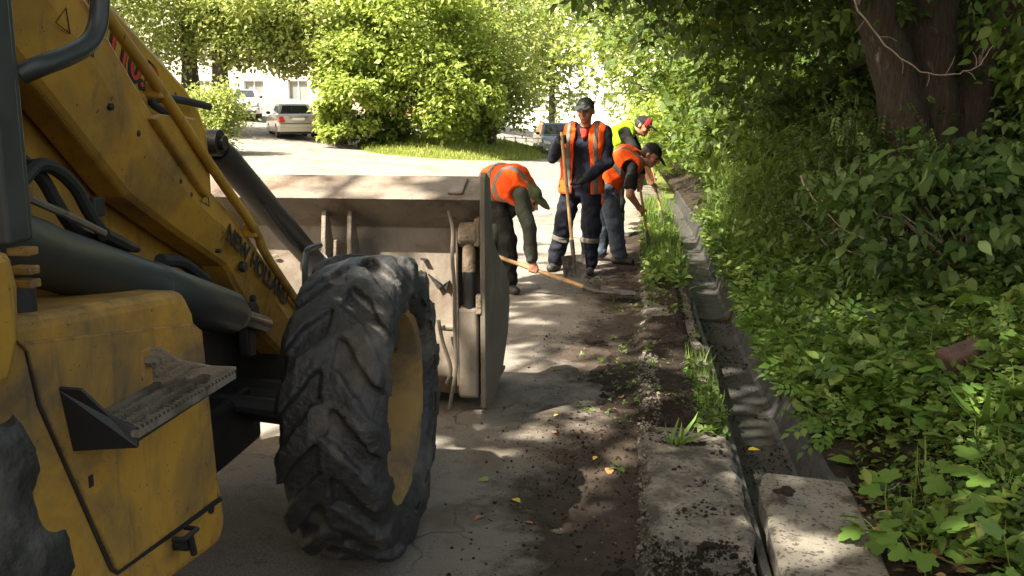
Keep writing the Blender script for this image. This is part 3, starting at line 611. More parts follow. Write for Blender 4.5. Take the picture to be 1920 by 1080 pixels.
wheel('front_wheel', (-.96, 3.27, .545), .545, .335, .34, math.radians(1.0), 15, 1, .034)
wl = wheel('front_wheel', (2*CX+.96, 3.27, .545), .545, .335, .34, math.radians(1.0)+math.pi, 15, 1, .034)
wheel('rear_wheel', (-1.19, .78, .72), .74, .42, .36, 0, 18, 1, .045)
wheel('rear_wheel', (2*CX+1.19, .78, .72), .74, .42, .36, math.pi, 18, 1, .045)
# cab: pillars, roof, glass, fender, mirror arm
XC = -1.12
def cab():
    t = MB(); t.box((XC-.03, 1.612, 1.98), (.06, .066, 1.24)); t.box((XC-.012, 1.652, 1.98), (.014, .02, 1.24)); p = t.build('cab_pillar', M['grey_metal'], bh, bevel=.008)
    t = MB(); t.box((2*CX-XC+.03, 1.612, 1.98), (.06, .066, 1.24)); t.build('cab_pillar', M['grey_metal'], bh, bevel=.008)
    for x in (XC-.03, 2*CX-XC+.03): MB().box((x, .1, 1.98), (.08, .08, 1.24)).build('cab_pillar', M['grey_metal'], bh, bevel=.008)
    MB().prism([(-.1, 2.60), (1.66, 2.60), (1.70, 2.68), (1.5, 2.76), (.1, 2.76), (-.1, 2.70)], 'x', 2*CX-XC, XC).build('cab_roof', M['yellow_clean'], bh, bevel=.03)
    MB().box((CX, 1.57, 2.05), (1.38, .012, 1.05)).build('windscreen', M['glass_dark'], bh)
    for x in (XC-.05, 2*CX-XC+.05): MB().box((x, .82, 1.98), (.012, 1.36, 1.2)).build('side_window', M['glass_dark'], bh)
    MB().box((CX, .85, 1.15), (1.3, 1.45, .46)).build('cab_floor', M['black_metal'], bh, bevel=.02)
    MB().prism([(1.46, 1.36), (1.545, 1.36), (1.56, 1.29), (1.55, 1.20), (1.51, 1.12), (1.46, 1.12)], 'x', XC-.06, XC+.03).build('fender_end', M['yellow'], bh, bevel=.02)
    MB().prism([(-.3, 1.36), (.0, 1.50), (.56, 1.53), (1.1, 1.50), (1.45, 1.36), (1.48, 1.30), (1.1, 1.46), (.56, 1.49), (0., 1.46), (-.28, 1.31)], 'x', XC-.25, XC-.02).build('rear_fender', M['yellow'], bh, bevel=.01)
    for k, z in enumerate((1.345, 1.31, 1.285)):
        MB().box((XC-.0, 1.615, z), (.045, .03, .016)).build('hinge_leaf', M['yellow'], bh, bevel=.003)
    t = MB(); t.tube([(XC-.1, 1.72, 1.17), (XC-.1, 1.72, 1.27)], .04, 14); t.build('filler_cap', M['black_metal'], bx, smooth=True)
    q = [atX(u, v, x) for u, v, x in ((36, 140, XC-.02), (80, 122, XC+.01), (130, 103, XC+.015), (165, 82, XC+.015), (182, 52, XC+.015), (187, 10, XC+.015), (188, -60, XC+.01), (188, -160, XC))]
    MB().tube(smooth_path(q), .0195, 12).build('mirror_arm', M['grey_metal'], bh, smooth=True)
cab()
# --- bucket: a four-in-one bucket seen from behind
BXR, BXL, BY = -.75, 2*CX+.75, 4.66
bk = MB()
# hollow shell profile in (y,z): back wall, curved floor, lip leaning to the machine at the top
shell = [(4.80, .22), (4.84, .80), (4.86, 1.00), (4.66, 1.165), (4.92, 1.265), (4.935, 1.25), (4.72, 1.165), (4.90, 1.02), (4.885, .80), (4.86, .24), (4.98, .125), (5.55, .09), (5.55, .065), (4.95, .085)]
bucket = bk.prism(shell, 'x', BXL+.02, BXR-.02).build('bucket', M['bucket'], bh, bevel=.006)
sidep = [(4.66, .10), (4.655, 1.14), (4.675, 1.275), (4.70, 1.30), (4.83, 1.26), (4.93, .94), (5.10, .84), (5.42, .70), (5.56, .60), (5.58, .46), (5.50, .30), (5.28, .14), (5.0, .07), (4.72, .07)]
for x0 in (BXR-.024, BXL): MB().prism(sidep, 'x', x0, x0+.026).build('side_plate', M['bucket_side'], bucket, bevel=.004)
for px in (610, 658):
    x = atY(px, 430, 4.74)[0]
    for xx in (x, 2*CX-x):
        g_ = [(4.76, 1.10), (4.725, 1.09), (4.70, .96), (4.69, .60), (4.80, .52), (4.84, .9)]
        MB().prism(g_, 'x', xx-.012, xx+.012).build('gusset', M['bucket'], bucket, bevel=.004)
MB().prism([(4.685, .95), (4.675, .90), (4.66, .83), (4.655, .70), (4.70, .66), (4.70, .95)], 'x', atY(628, 430, 4.7)[0]-.004, atY(628, 430, 4.7)[0]+.012).build('gusset', M['bucket'], bucket, bevel=.003)
t = MB(); c = atY(858, 356, 4.78); R = np.array(Matrix.Rotation(math.radians(21), 3, 'X')); t.box((c[0], 4.79, 1.222), (.075, .18, .012), R); t.build('weld_plate', M['bucket'], bucket, bevel=.003)
# clam cylinder at the right end
XA = atY(877, 420, 4.70)[0]
t = MB(); t.lathe([(-.045, .02), (-.045, .062), (.045, .062), (.045, .02)], (XA, 4.72, .985), 'x', 18); t.box((XA+.05, 4.73, 1.0), (.03, .12, .14)); cl = t.build('clam_cylinder', M['mud'], bucket, bevel=.008)
MB().tube([(XA+.004, 4.71, .96), (XA+.004, 4.70, .80)], .034, 14).build('cylinder_eye', M['mud'], cl, smooth=True)
MB().tube([(XA+.008, 4.70, .85), (XA+.01, 4.69, .52)], .029, 14).build('cylinder_rod', M['black_metal'], cl, smooth=True)
MB().prism([(4.66, .62), (4.78, .62), (4.79, .20), (4.74, .13), (4.66, .15)], 'x', XA-.05, XA+.055).build('cylinder_housing', M['bucket'], cl, bevel=.018, seg=3)
MB().box((XA+.06, 4.675, .64), (.03, .05, .10)).build('stop_block', M['mud'], cl, bevel=.008)
MB().prism([(4.70, 1.0), (4.70, .20), (4.83, .15), (4.83, 1.0)], 'x', XA-.062, XA-.052).build('inner_rib', M['bucket'], cl, bevel=.003)
t = MB(); t.tube([(XA-.16, 4.75, .50), (XA-.02, 4.72, .50)], .02, 12); t.build('grease_pipe', M['bucket'], cl, smooth=True)
for px, X0 in (((841, 395), (849, 430), (848, 480), (852, 540), (853, 620), (855, 690), (847, 740), (843, 768)), 4.66), (((822, 600), (830, 640), (845, 690), (838, 720)), 4.70):
    MB().tube(smooth_path([atY(u, v, X0) for u, v in px]), .010, 8).build('hose', M['bucket_side'], cl, smooth=True)
# ragged torn patch and lumps of dried mud on the back wall
for k in range(10):
    x = BXR-.16-rng.random()*1.6; z = .25+rng.random()*.6; MB().ball((x, 4.805+.03*(z-.25), z), (.012+.02*rng.random(), .006, .008+.012*rng.random()), 7, 4).build('mud_lump', M['mud'], bucket, smooth=True)
for px in ([(802, 514), (815, 531), (822, 543), (831, 534), (838, 545), (842, 526), (833, 538), (824, 530), (812, 522)], [(752, 497), (765, 491), (769, 494), (757, 501)], [(788, 484), (800, 486), (800, 489), (790, 487)]):
    q = [atY(u, v, 4.815) for u, v in px]; MB().prism([(p[0], p[2]) for p in q], 'y', 4.806, 4.84).build('torn_crack', M['black_metal'], bucket)
# lifting hook and rod on the top edge
hk = [atY(u, v, 4.85) for u, v in ((452, 332), (450, 312), (446, 296), (438, 288), (430, 292))]
MB().tube(smooth_path(hk), .017, 10).build('lifting_hook', M['yellow'], bucket, smooth=True)
MB().tube([atY(474, 362, 4.72), atY(487, 334, 4.84)], .006, 6).build('marker_rod', M['black_metal'], bucket)

# ------------------------------------------------------------------ people: each surface grown from one distance field
class Field:
    def __init__(s, lo, hi, h):
        s.lo = np.array(lo, np.float32); s.h = h; s.n = np.ceil((np.array(hi)-np.array(lo))/h).astype(int)+1
        s.d = np.full(s.n, 1.0, np.float32)
    def _sub(s, lo, hi):
        a = np.clip(np.floor((np.array(lo)-s.lo)/s.h).astype(int), 0, s.n); b = np.clip(np.ceil((np.array(hi)-s.lo)/s.h).astype(int)+1, 0, s.n)
        if np.any(b <= a): return None, None
        g = [s.lo[i]+s.h*np.arange(a[i], b[i], dtype=np.float32) for i in range(3)]
        return (slice(a[0], b[0]), slice(a[1], b[1]), slice(a[2], b[2])), g
    def _join(s, sl, d, k, op):
        o = s.d[sl]
        if op == 'u':
            if k > 0:
                hh = np.clip(.5+.5*(o-d)/k, 0, 1); s.d[sl] = o+(d-o)*hh-k*hh*(1-hh)
            else: s.d[sl] = np.minimum(o, d)
        else:
            d = -d; hh = np.clip(.5-.5*(o-d)/k, 0, 1); s.d[sl] = o+(d-o)*hh+k*hh*(1-hh)
    def cap(s, a, b, ra, rb=None, k=.03, op='u'):
        rb = ra if rb is None else rb; a = np.array(a, np.float32); b = np.array(b, np.float32); m = max(ra, rb)+k+3*s.h+.03
        sl, g = s._sub(np.minimum(a, b)-m, np.maximum(a, b)+m)
        if sl is None: return s
        X = g[0][:, None, None]-a[0]; Y = g[1][None, :, None]-a[1]; Z = g[2][None, None, :]-a[2]; v = b-a
        t = np.clip((X*v[0]+Y*v[1]+Z*v[2])/max(float(v@v), 1e-9), 0, 1)
        d = np.sqrt((X-t*v[0])**2+(Y-t*v[1])**2+(Z-t*v[2])**2)-(ra+(rb-ra)*t); s._join(sl, d, k, op); return s
    def ell(s, c, r, R=None, k=.03, op='u', cut=None):
        c = np.array(c, np.float32); r = np.array(r, np.float32); R = np.eye(3) if R is None else np.array(R); m = r.max()+k+3*s.h+.03
        sl, g = s._sub(c-m, c+m)
        if sl is None: return s
        P = np.stack(np.meshgrid(g[0]-c[0], g[1]-c[1], g[2]-c[2], indexing='ij'), -1).astype(np.float32)@R.astype(np.float32)
        k0 = np.sqrt(((P/r)**2).sum(-1)); k1 = np.sqrt(((P/(r*r))**2).sum(-1))+1e-6; d = k0*(k0-1)/k1
        if cut is not None: d = np.maximum(d, cut(P))
        s._join(sl, d, k, op); return s
    def pts(s):
        return np.stack(np.meshgrid(*[s.lo[i]+s.h*np.arange(s.n[i], dtype=np.float32) for i in range(3)], indexing='ij'), -1)
    def wrinkle(s, amp, scale, stretch=(1, 1, 1)):
        m = np.abs(s.d) < .04; idx = np.argwhere(m); p = s.lo+idx*s.h
        s.d[m] += amp*(vnoise(p*np.array(stretch), scale)-.5)*2+amp*.5*(vnoise(p+5, scale*2.2)-.5)*2; return s
    def cut(s, n, c, R=None):
        """keep the side where (p-c).n < 0; with R only within that distance of c"""
        n = np.array(n, np.float32); n /= np.linalg.norm(n); c = np.array(c, np.float32)
        g = [s.lo[i]+s.h*np.arange(s.n[i], dtype=np.float32)-c[i] for i in range(3)]
        p = g[0][:, None, None]*n[0]+g[1][None, :, None]*n[1]+g[2][None, None, :]*n[2]
        if R is not None: p = np.minimum(p, R-np.sqrt(g[0][:, None, None]**2+g[1][None, :, None]**2+g[2][None, None, :]**2))
        s.d = np.maximum(s.d, p); return s
    def mesh(s, name, mat, parent):
        f = s.d; ins = f < 0; n = s.n
        cells = np.zeros(n-1, np.int8)
        for i in (0, 1):
            for j in (0, 1):
                for k in (0, 1): cells += ins[i:n[0]-1+i, j:n[1]-1+j, k:n[2]-1+k]
        act = (cells > 0) & (cells < 8); ci = np.argwhere(act); idm = np.full(n-1, -1, np.int32); idm[act] = np.arange(len(ci))
        acc = np.zeros((len(ci), 3)); cnt = np.zeros(len(ci)); cor = [(i, j, k) for i in (0, 1) for j in (0, 1) for k in (0, 1)]
        for a in cor:
            for ax in range(3):
                if a[ax]: continue
                b = list(a); b[ax] = 1
                fa = f[ci[:, 0]+a[0], ci[:, 1]+a[1], ci[:, 2]+a[2]]; fb = f[ci[:, 0]+b[0], ci[:, 1]+b[1], ci[:, 2]+b[2]]
                m = (fa < 0) != (fb < 0); t = np.where(m, fa/np.where(fa == fb, 1, fa-fb), 0)
                p = np.tile(np.array(a, float), (len(ci), 1)); p[:, ax] = t
                acc += p*m[:, None]; cnt += m
        V = s.lo+(ci+acc/np.maximum(cnt, 1)[:, None])*s.h; Q = []
        for ax in range(3):
            sh = [slice(None)]*3; sh[ax] = slice(0, -1); sh2 = [slice(None)]*3; sh2[ax] = slice(1, None)
            A = ins[tuple(sh)]; B = ins[tuple(sh2)]; e = np.argwhere(A != B); o1, o2 = (ax+1) % 3, (ax+2) % 3
            ok = (e[:, o1] > 0) & (e[:, o2] > 0) & (e[:, o1] < n[o1]-1) & (e[:, o2] < n[o2]-1); e = e[ok]
            q = []
            for d1, d2 in ((-1, -1), (0, -1), (0, 0), (-1, 0)):
                c = e.copy(); c[:, o1] += d1; c[:, o2] += d2; q.append(idm[c[:, 0], c[:, 1], c[:, 2]])
            q = np.stack(q, 1); fl = A[e[:, 0], e[:, 1], e[:, 2]]; q[~fl] = q[~fl][:, ::-1]; Q.append(q)
        Q = np.vstack(Q); Q = Q[(Q >= 0).all(1)]
        return np_mesh(name, V, Q, M[mat] if isinstance(mat, str) else mat, parent, smooth=True)
def U(v): v = np.array(v, float); return v/np.linalg.norm(v)
def head_frame(f, up=(0, 0, 1)):
    f = U(f); r = U(np.cross(f, up)); u = np.cross(r, f); return np.stack([r, f, u], 1)     # columns: right, forward, up
def bbox(pts, m): P = np.array(pts); return P.min(0)-m, P.max(0)+m
def hand_prims(F, wrist, palm, grip_c, grip_ax, grip_r, side, g=0.0):
    """palm then four fingers and a thumb closing round a shaft (grip_c, grip_ax, grip_r)"""
    wrist = np.array(wrist); palm = np.array(palm); ax = U(grip_ax)
    F.cap(wrist, palm, .026+g, .032+g, .02); F.cap(palm-ax*.025, palm+ax*.025, .020+g, .020+g, .015)
    v = palm-grip_c; v = v-ax*(v@ax); e1 = U(v); e2 = np.cross(ax, e1)*side
    for i in range(4):
        off = ax*(i-1.5)*.0215; R0 = grip_r+.010+g*.5; ln = (1.0, 1.12, 1.05, .85)[i]; pr = None
        for a in (0.2, .95, 1.75, 2.4*ln):
            p = grip_c+off+(e1*math.cos(a)+e2*math.sin(a))*R0*(1.0 if a > .3 else 1.3)
            if pr is not None: F.cap(pr, p, .0105+g*.6, .0095+g*.6, .004)
            pr = p
    pr = palm-ax*.03
    for a, o in ((-.5, -.035), (-1.3, -.025), (-2.0, -.010)):
        p = grip_c+ax*o+(e1*math.cos(a)+e2*math.sin(a))*(grip_r+.012+g*.5); F.cap(pr, p, .0125+g*.6, .0105+g*.6, .006); pr = p
def open_hand(F, wrist, d, side_ax, g=0.0):
    d = U(d); s_ = U(side_ax); nrm = np.cross(d, s_); wrist = np.array(wrist); c = wrist+d*.05
    F.cap(wrist, c, .026+g, .03+g, .02); F.cap(c-s_*.025+d*.02, c+s_*.025+d*.02, .018+g, .018+g, .015)
    for i in range(4):
        b = c+d*.035+s_*(i-1.5)*.020; L = (.068, .078, .074, .058)[i]; m = b+d*L*.5+nrm*.008; e = b+d*L*.9+nrm*.03
        F.cap(b, m, .010+g*.7, .0095+g*.7, .004).cap(m, e, .0095+g*.7, .0085+g*.7, .004)
    b = c-s_*.032-d*.01; m = b+d*.03-s_*.022+nrm*.012; F.cap(b, m, .013+g, .011+g, .006).cap(m, m+d*.028+nrm*.01, .011+g, .010+g, .004)
def torso(F, J, g, k=.06, low=0.0, hem=None, arms=0.0):
    hl, hr, sl, sr = J['hipL'], J['hipR'], J['shL'], J['shR']; pel = (hl+hr)/2; nk = (sl+sr)/2; ch = J['chest']; wa = J['waist']
    hx = U(hr-hl); sx = U(sr-sl); wx = U(hx+sx)
    if hem is None: F.cap(hl-hx*.0, hr+hx*.0, .105+g, .105+g, k)
    F.cap(wa-wx*.07, wa+wx*.07, .105+g, .105+g, k)
    F.cap(ch-sx*.085, ch+sx*.085, .115+g, .115+g, k)
    F.cap(sl*.86+sr*.14, sr*.86+sl*.14, .062+g, .062+g, k)
    for s_ in (-1, 1):
        F.cap(pel+hx*.075*s_, wa+wx*.07*s_, .10+g, .10+g, k); F.cap(wa+wx*.07*s_, ch+sx*.09*s_, .105+g, .11+g, k); F.cap(ch+sx*.09*s_, nk+sx*.10*s_, .10+g, .065+g, k)
    if hem is not None:
        hc, hw, hr_ = hem; F.cap(hc-hx*hw, hc+hx*hw, hr_, hr_, .08)
def person(name, label, J, face, up=(0, 0, 1), torso_dark='black_cloth', trousers='black_cloth', sleeve=None, short_sleeve=False, vest='orange', vest_open=False, hands=(), cap='cap_black', brim=True, glove=None, bands=(), leg_bands=False, hem_drop=.10, cap_patch=False, vest_gap=None, brim_dir=None):
    J = {k: np.array(v, float) for k, v in J.items()}; base = (J['ankL']+J['ankR'])/2; base[2] = float(gz(base[0], base[1]))
    P = thing(name, label, 'person', tuple(base)); R = head_frame(face, up); c = J['head']; r_, f_, u_ = R[:, 0], R[:, 1], R[:, 2]
    hx = U(J['hipR']-J['hipL']); sx = U(J['shR']-J['shL']); pel = (J['hipL']+J['hipR'])/2; nk = (J['shL']+J['shR'])/2
    allp = [v for v in J.values()]+[c+u_*.14, c+f_*.15]+[h[1] for h in hands]
    lo, hi = bbox(allp, .20)
    # body: one surface from head to foot
    F = Field(lo, hi, .0095); torso(F, J, -.032)
    for s_ in 'LR':
        F.cap(J['sh'+s_], J['el'+s_], .050, .042, .03).cap(J['el'+s_], J['wr'+s_], .042, .029, .02)
        F.cap(J['hip'+s_], J['kn'+s_], .080, .056, .04).cap(J['kn'+s_], J['ank'+s_], .054, .038, .03).cap(J['ank'+s_], J['ank'+s_]+J['toe'+s_]*.06-np.array([0, 0, .045]), .034, .022, .02)
    F.cap(nk, c-u_*.06-f_*.01, .055, .052, .03)
    F.ell(c+u_*.025-f_*.01, (.076, .096, .094), R, .02).ell(c-u_*.035+f_*.022, (.058, .070, .075), R, .03).ell(c-u_*.088+f_*.062, (.026, .022, .020), R, .025)
    F.ell(c+f_*.052+u_*.028, (.058, .038, .014), R, .015)
    for s_ in (-1, 1):
        F.ell(c+r_*.080*s_-u_*.005-f_*.012, (.011, .020, .032), R, .006)
        F.ell(c+r_*.033*s_+f_*.098+u_*.006, (.018, .014, .012), R, .012, 's'); F.ell(c+r_*.042*s_+f_*.058-u_*.028, (.024, .026, .020), R, .015)
    F.cap(c+f_*.086+u_*.014, c+f_*.112-u_*.030, .010, .015, .012)
    F.ell(c+f_*.086-u_*.062, (.026, .014, .011), R, .008)
    for h in hands:
        if h[0] == 'grip': hand_prims(F, *h[1:])
        else: open_hand(F, *h[1:])
    body = F.mesh('body', 'skin', P)
    for s_ in (-1, 1):
        MB().ball(c+r_*.033*s_+f_*.083+u_*.006, (.012, .008, .008), 8, 6, R).build('eye', M['eye'], body, smooth=True)
        MB().tube([c+r_*.016*s_+f_*.094+u_*.026, c+r_*.034*s_+f_*.094+u_*.031, c+r_*.052*s_+f_*.082+u_*.026], .005, 6).build('eyebrow', M['hair'], body)
    MB().tube([c-r_*.022+f_*.094-u_*.062, c+f_*.101-u_*.061, c+r_*.022+f_*.094-u_*.062], .004, 6).build('mouth', M['lip'], body)
    F = Field(c-.22, c+.22, .008); F.ell(c+u_*.025-f_*.018, (.082, .096, .100), R, .01).cut(f_*.9-u_*.45, c+u_*.012+f_*.012).cut(-u_, c-u_*.055); F.mesh('hair', 'hair', P)
    # trousers
    F = Field(*bbox([J[a+s_] for a in ('hip', 'kn', 'ank') for s_ in 'LR']+[J['waist']], .22), .011)
    F.cap(J['hipL'], J['hipR'], .128, .128, .05); F.cap(pel, J['waist'], .125, .12, .05)
    for s_ in 'LR':
        F.cap(J['hip'+s_], J['kn'+s_], .112, .090, .035).cap(J['kn'+s_], J['ank'+s_]+np.array([0, 0, .03]), .090, .083, .03)
    F.wrinkle(.013, 11, (1, 1, 1.9)); floor = min(J['ankL'][2], J['ankR'][2]); F.cut((0, 0, -1), (0, 0, floor-.035)); tr = F.mesh('trousers', trousers, P)
    if leg_bands:
        for s_ in 'LR':
            a, b = J['kn'+s_], J['ank'+s_]; t_ = U(b-a); q = a+(b-a)*.33
            F = Field(q-.16, q+.16, .008); F.cap(a, b+np.array([0, 0, .03]), .098, .091, .02); F.wrinkle(.013, 11, (1, 1, 1.9)); F.cut(t_, q+t_*.026).cut(-t_, q-t_*.026); F.mesh('reflective_band', 'reflective', tr)
    for s_ in 'LR':
        a = J['ank'+s_]; d = J['toe'+s_]; F = Field(a-.24, a+.24, .009)
        F.cap(a-d*.045-np.array([0, 0, .045]), a+d*.13-np.array([0, 0, .05]), .046, .040, .03).cap(a+np.array([0, 0, .04]), a-np.array([0, 0, .03]), .052, .05, .03); F.cut((0, 0, -1), (0, 0, a[2]-.085)); F.mesh('shoe', 'shoe', P)
    # jacket: torso and sleeves
    if sleeve or torso_dark:
        F = Field(*bbox([J[k] for k in ('hipL', 'hipR', 'shL', 'shR', 'elL', 'elR', 'wrL', 'wrR', 'chest')], .22), .011); torso(F, J, -.004)
        for s_ in 'LR':
            if short_sleeve: F.cap(J['sh'+s_], J['sh'+s_]*.3+J['el'+s_]*.7, .062, .060, .03)
            else: F.cap(J['sh'+s_], J['el'+s_], .076, .062, .03).cap(J['el'+s_], J['wr'+s_]*.93+J['el'+s_]*.07, .064, .050, .02)
        F.cap(nk, nk*.55+(c-u_*.08)*.45, .075, .070, .02); F.wrinkle(.013, 12)
        F.cut(c-u_*.06-nk, nk*.45+(c-u_*.08)*.55, .13)
        jk = F.mesh('jacket', sleeve or torso_dark, P)
    # hi-vis vest over it
    def vest_field(g):
        pts = [J[k] for k in ('hipL', 'hipR', 'shL', 'shR', 'chest', 'waist')]; F = Field(*bbox(pts, .26), .010)
        dn = U(pel-J['waist']); torso(F, J, .034+g, hem=(pel+dn*hem_drop*.5, .085, .142+g)); F.wrinkle(.017, 8, (1, 1, .7))
        F.cut(pel-J['waist'], pel+dn*hem_drop)
        F.cut(c-nk, nk+U(c-nk)*.05, .105)
        for s_, sg in (('L', -1), ('R', 1)): F.cap(J['sh'+s_]+sx*sg*.065-(nk-pel)*.04, J['sh'+s_]*.4+J['el'+s_]*.6+sx*sg*.045, .086, .085, .02, 's')
        if vest_gap is not None:
            n = U(vest_gap); fr = np.cross(sx, nk-pel); fr = U(fr)*(1 if fr@n > 0 else -1); X = F.pts()-J['chest'].astype(np.float32)
            inx = np.abs(X@sx.astype(np.float32)-.0)-.075-.02*np.clip((X@U(nk-pel).astype(np.float32))/-.3, -1, 1); outn = (X@fr.astype(np.float32))
            F.d = np.maximum(F.d, -np.maximum(inx, -outn))
        return F
    F = vest_field(0); vs = F.mesh('vest', vest, P)
    for kind, a, w in bands:
        G = vest_field(.007)
        if kind == 'h': q = pel+(nk-pel)*a; t_ = U(nk-pel); G.cut(t_, q+t_*w).cut(-t_, q-t_*w)
        else: q = nk+sx*a; G.cut(sx, q+sx*w).cut(-sx, q-sx*w)
        G.mesh('reflective_band', 'reflective', vs)
    # cap
    F = Field(c-.26, c+.26, .008); F.ell(c+u_*.035-f_*.008, (.090, .110, .100), R, .005).cut(-u_-f_*.10, c+u_*.046)
    bd = f_ if brim_dir is None else U(brim_dir)
    if brim:
        G = Field(c-.26, c+.26, .008); G.ell(c+bd*.115+u_*.048, (.082, .098, .011), head_frame(bd-u_*.25, up), .01); F.d = np.minimum(F.d, G.d)
    F.wrinkle(.003, 20); cp_ = F.mesh('cap', cap, P)
    if cap_patch == 'white': MB().ball(c+u_*.085+f_*.078, (.022, .010, .010), 8, 6, R).build('cap_badge', M['reflective'], cp_, smooth=True)
    if cap_patch == 'red':
        F = Field(c-.26, c+.26, .008); F.ell(c+u_*.037-f_*.008, (.094, .114, .104), R, .005).cut(-u_-f_*.10, c+u_*.030).cut(-f_, c+f_*.03); F.mesh('cap_panel', 'cap_red', cp_)
    if glove:
        for h in hands:
            F = Field(np.array(h[1])-.24, np.array(h[1])+.24, .008); (hand_prims if h[0] == 'grip' else open_hand)(F, *h[1:], .004); F.mesh('glove', glove, P)
    return P, jk
def shovel(name, label, a, b, blade_n, blade_len=.30, blade_w=.115, r=.017, bend=None):
    """shaft from a (grip end) to b (socket), blade beyond b"""
    a = np.array(a, float); b = np.array(b, float); d = U(b-a); bd = d if bend is None else U(bend); n = np.array(blade_n, float); n = U(n-bd*(n@bd)); x = np.cross(bd, n)
    S = thing(name, label, 'shovel', tuple(b)); w = np.cross(d, (0, 0, 1.0)); w = U(w)
    P = [a+(b-a)*t+w*.008*math.sin(t*5) for t in np.linspace(0, 1, 12)]
    MB().tube(P, [r*(.95+.08*math.sin(i*1.7)) for i in range(12)], 10).build('shaft', M['wood'], S, smooth=True)
    MB().tube([b-d*.13, b, b+bd*.05], [r*1.18, r*1.25, r*.6], 10).build('socket', M['shovel'], S, smooth=True)
    o = []; U_ = np.linspace(-1, 1, 9); T_2 = np.linspace(0, 1, 8)
    for t in T_2:
        ww = blade_w*(1-.05*t if t < .75 else .96-.35*((t-.75)/.25)**2)
        for u in U_: o.append(b+bd*(.02+t*blade_len)+x*ww*u+n*(.022*u*u+.012*t-.006))
    k = 9; q = [(i*k+j, i*k+j+1, (i+1)*k+j+1, (i+1)*k+j) for i in range(7) for j in range(8)]
    o2 = [p+n*.004 for p in o]; m = len(o)
    rim = [i for i in range(k)]+[i*k+k-1 for i in range(1, 8)]+[7*k+j for j in range(k-2, -1, -1)]+[i*k for i in range(6, 0, -1)]
    fs = [f[::-1] for f in q]+[tuple(i+m for i in f) for f in q]+[(rim[i], rim[(i+1) % len(rim)], rim[(i+1) % len(rim)]+m, rim[i]+m) for i in range(len(rim))]
    bl = MB().add(o+o2, fs).build('blade', M['shovel'], S, smooth=True); MB().tube([b+bd*.02+n*.006, b+bd*.20+n*.010], [r*.7, r*.25], 8).build('rib', M['shovel'], bl, smooth=True)
    return S
TOE = lambda a, p=0.0: np.array([math.cos(a), math.sin(a), p])

# --- worker 1: bent low with a green cap, right hand low on a long shovel shaft
s1a, s1b = np.array([-1.42, 8.28, .40]), np.array([-.33, 8.08, .075])
ax1 = U(s1b-s1a); h1 = s1a+ax1*((-.885-s1a[0])/ax1[0]); h1l = s1a+ax1*.12
person('person', 'bent worker in orange vest and green cap, shovelling beside the bucket',
    dict(hipL=(-1.37, 8.72, .84), hipR=(-1.28, 8.47, .84), waist=(-1.27, 8.55, .96), chest=(-1.10, 8.42, .97), shL=(-1.00, 8.58, .90), shR=(-1.00, 8.20, .88), head=(-.935, 8.26, .845),
         elL=(-1.22, 8.42, .62), wrL=h1l+(0.02, .05, .05), elR=(-.93, 8.17, .60), wrR=h1+(-.012, -.01, .075), knL=(-1.32, 8.74, .44), knR=(-1.15, 8.38, .45), ankL=(-1.45, 8.78, .085), ankR=(-1.13, 8.33, .085), toeL=TOE(-.5), toeR=TOE(-.9)),
    (.80, -.50, -.60), up=(0.3, -.1, 1), trousers='black_cloth', sleeve='olive_sleeve', vest='orange', cap='cap_green', bands=(('h', .45, .026), ('v', .12, .024)),
    hands=(('grip', h1+(-.012, -.01, .075), h1+(-.006, -.012, .034), h1, ax1, .018, 1), ('grip', h1l+(0.02, .05, .05), h1l+(.005, .02, .03), h1l, ax1, .018, -1)), hem_drop=.06, brim_dir=(.86, -.45, -.55))
shovel('shovel', 'long wooden shovel pushed low over the road by the bent green-capped worker', s1a, s1b, (.1, 0, 1), .30, .12, .019, bend=(.98, -.10, -.10))
# --- worker 2: stands, both feet apart, right hand on top of an upright shovel
s2a, s2b = np.array([-.735, 9.20, 1.375]), np.array([-.615, 9.20, .24])
ax2 = U(s2b-s2a); h2 = s2a+ax2*.05
person('person', 'standing worker in navy overalls and open orange vest leaning on a shovel',
    dict(hipL=(-.47, 9.50, .88), hipR=(-.65, 9.54, .88), waist=(-.56, 9.52, 1.05), chest=(-.535, 9.50, 1.26), shL=(-.345, 9.46, 1.385), shR=(-.715, 9.52, 1.385), head=(-.525, 9.42, 1.59),
         elR=(-.83, 9.40, 1.16), wrR=h2+(-.03, .06, -.035), elL=(-.305, 9.40, 1.10), wrL=(-.50, 9.26, .955), knL=(-.455, 9.42, .47), knR=(-.735, 9.54, .47), ankL=(-.47, 9.44, .085), ankR=(-.82, 9.62, .085), toeL=TOE(-1.45), toeR=TOE(-1.9)),
    (-.22, -1, -.14), torso_dark='navy', trousers='navy', sleeve='navy', vest='orange', vest_gap=(0, -1, 0), cap='cap_grey', brim=True, glove='glove', leg_bands=True, cap_patch='white', bands=(('v', -.135, .022), ('v', .135, .022)),
    hands=(('grip', h2+(-.03, .06, -.035), h2+(-.012, .038, .0), h2, ax2, .018, 1), ('open', (-.50, 9.26, .955), (-.8, -.25, -.5), (.2, -.9, .1))), hem_drop=.09)
p2 = bpy.data.objects['person.001']
F = Field((-.75, 9.2, 1.2), (-.3, 9.6, 1.55), .008); F.cap((-.535, 9.385, 1.35), (-.528, 9.425, 1.44), .028, .056, .02); F.wrinkle(.004, 20); F.cut((0, -.3, 1), (-.528, 9.4, 1.425)); F.mesh('shirt_collar', 'red_shirt', p2)
shovel('shovel', 'upright wooden-handled shovel with its blade on the road under the standing worker', s2a-ax2*.02, s2b, (0, -1, .1), .245, .115, .018)
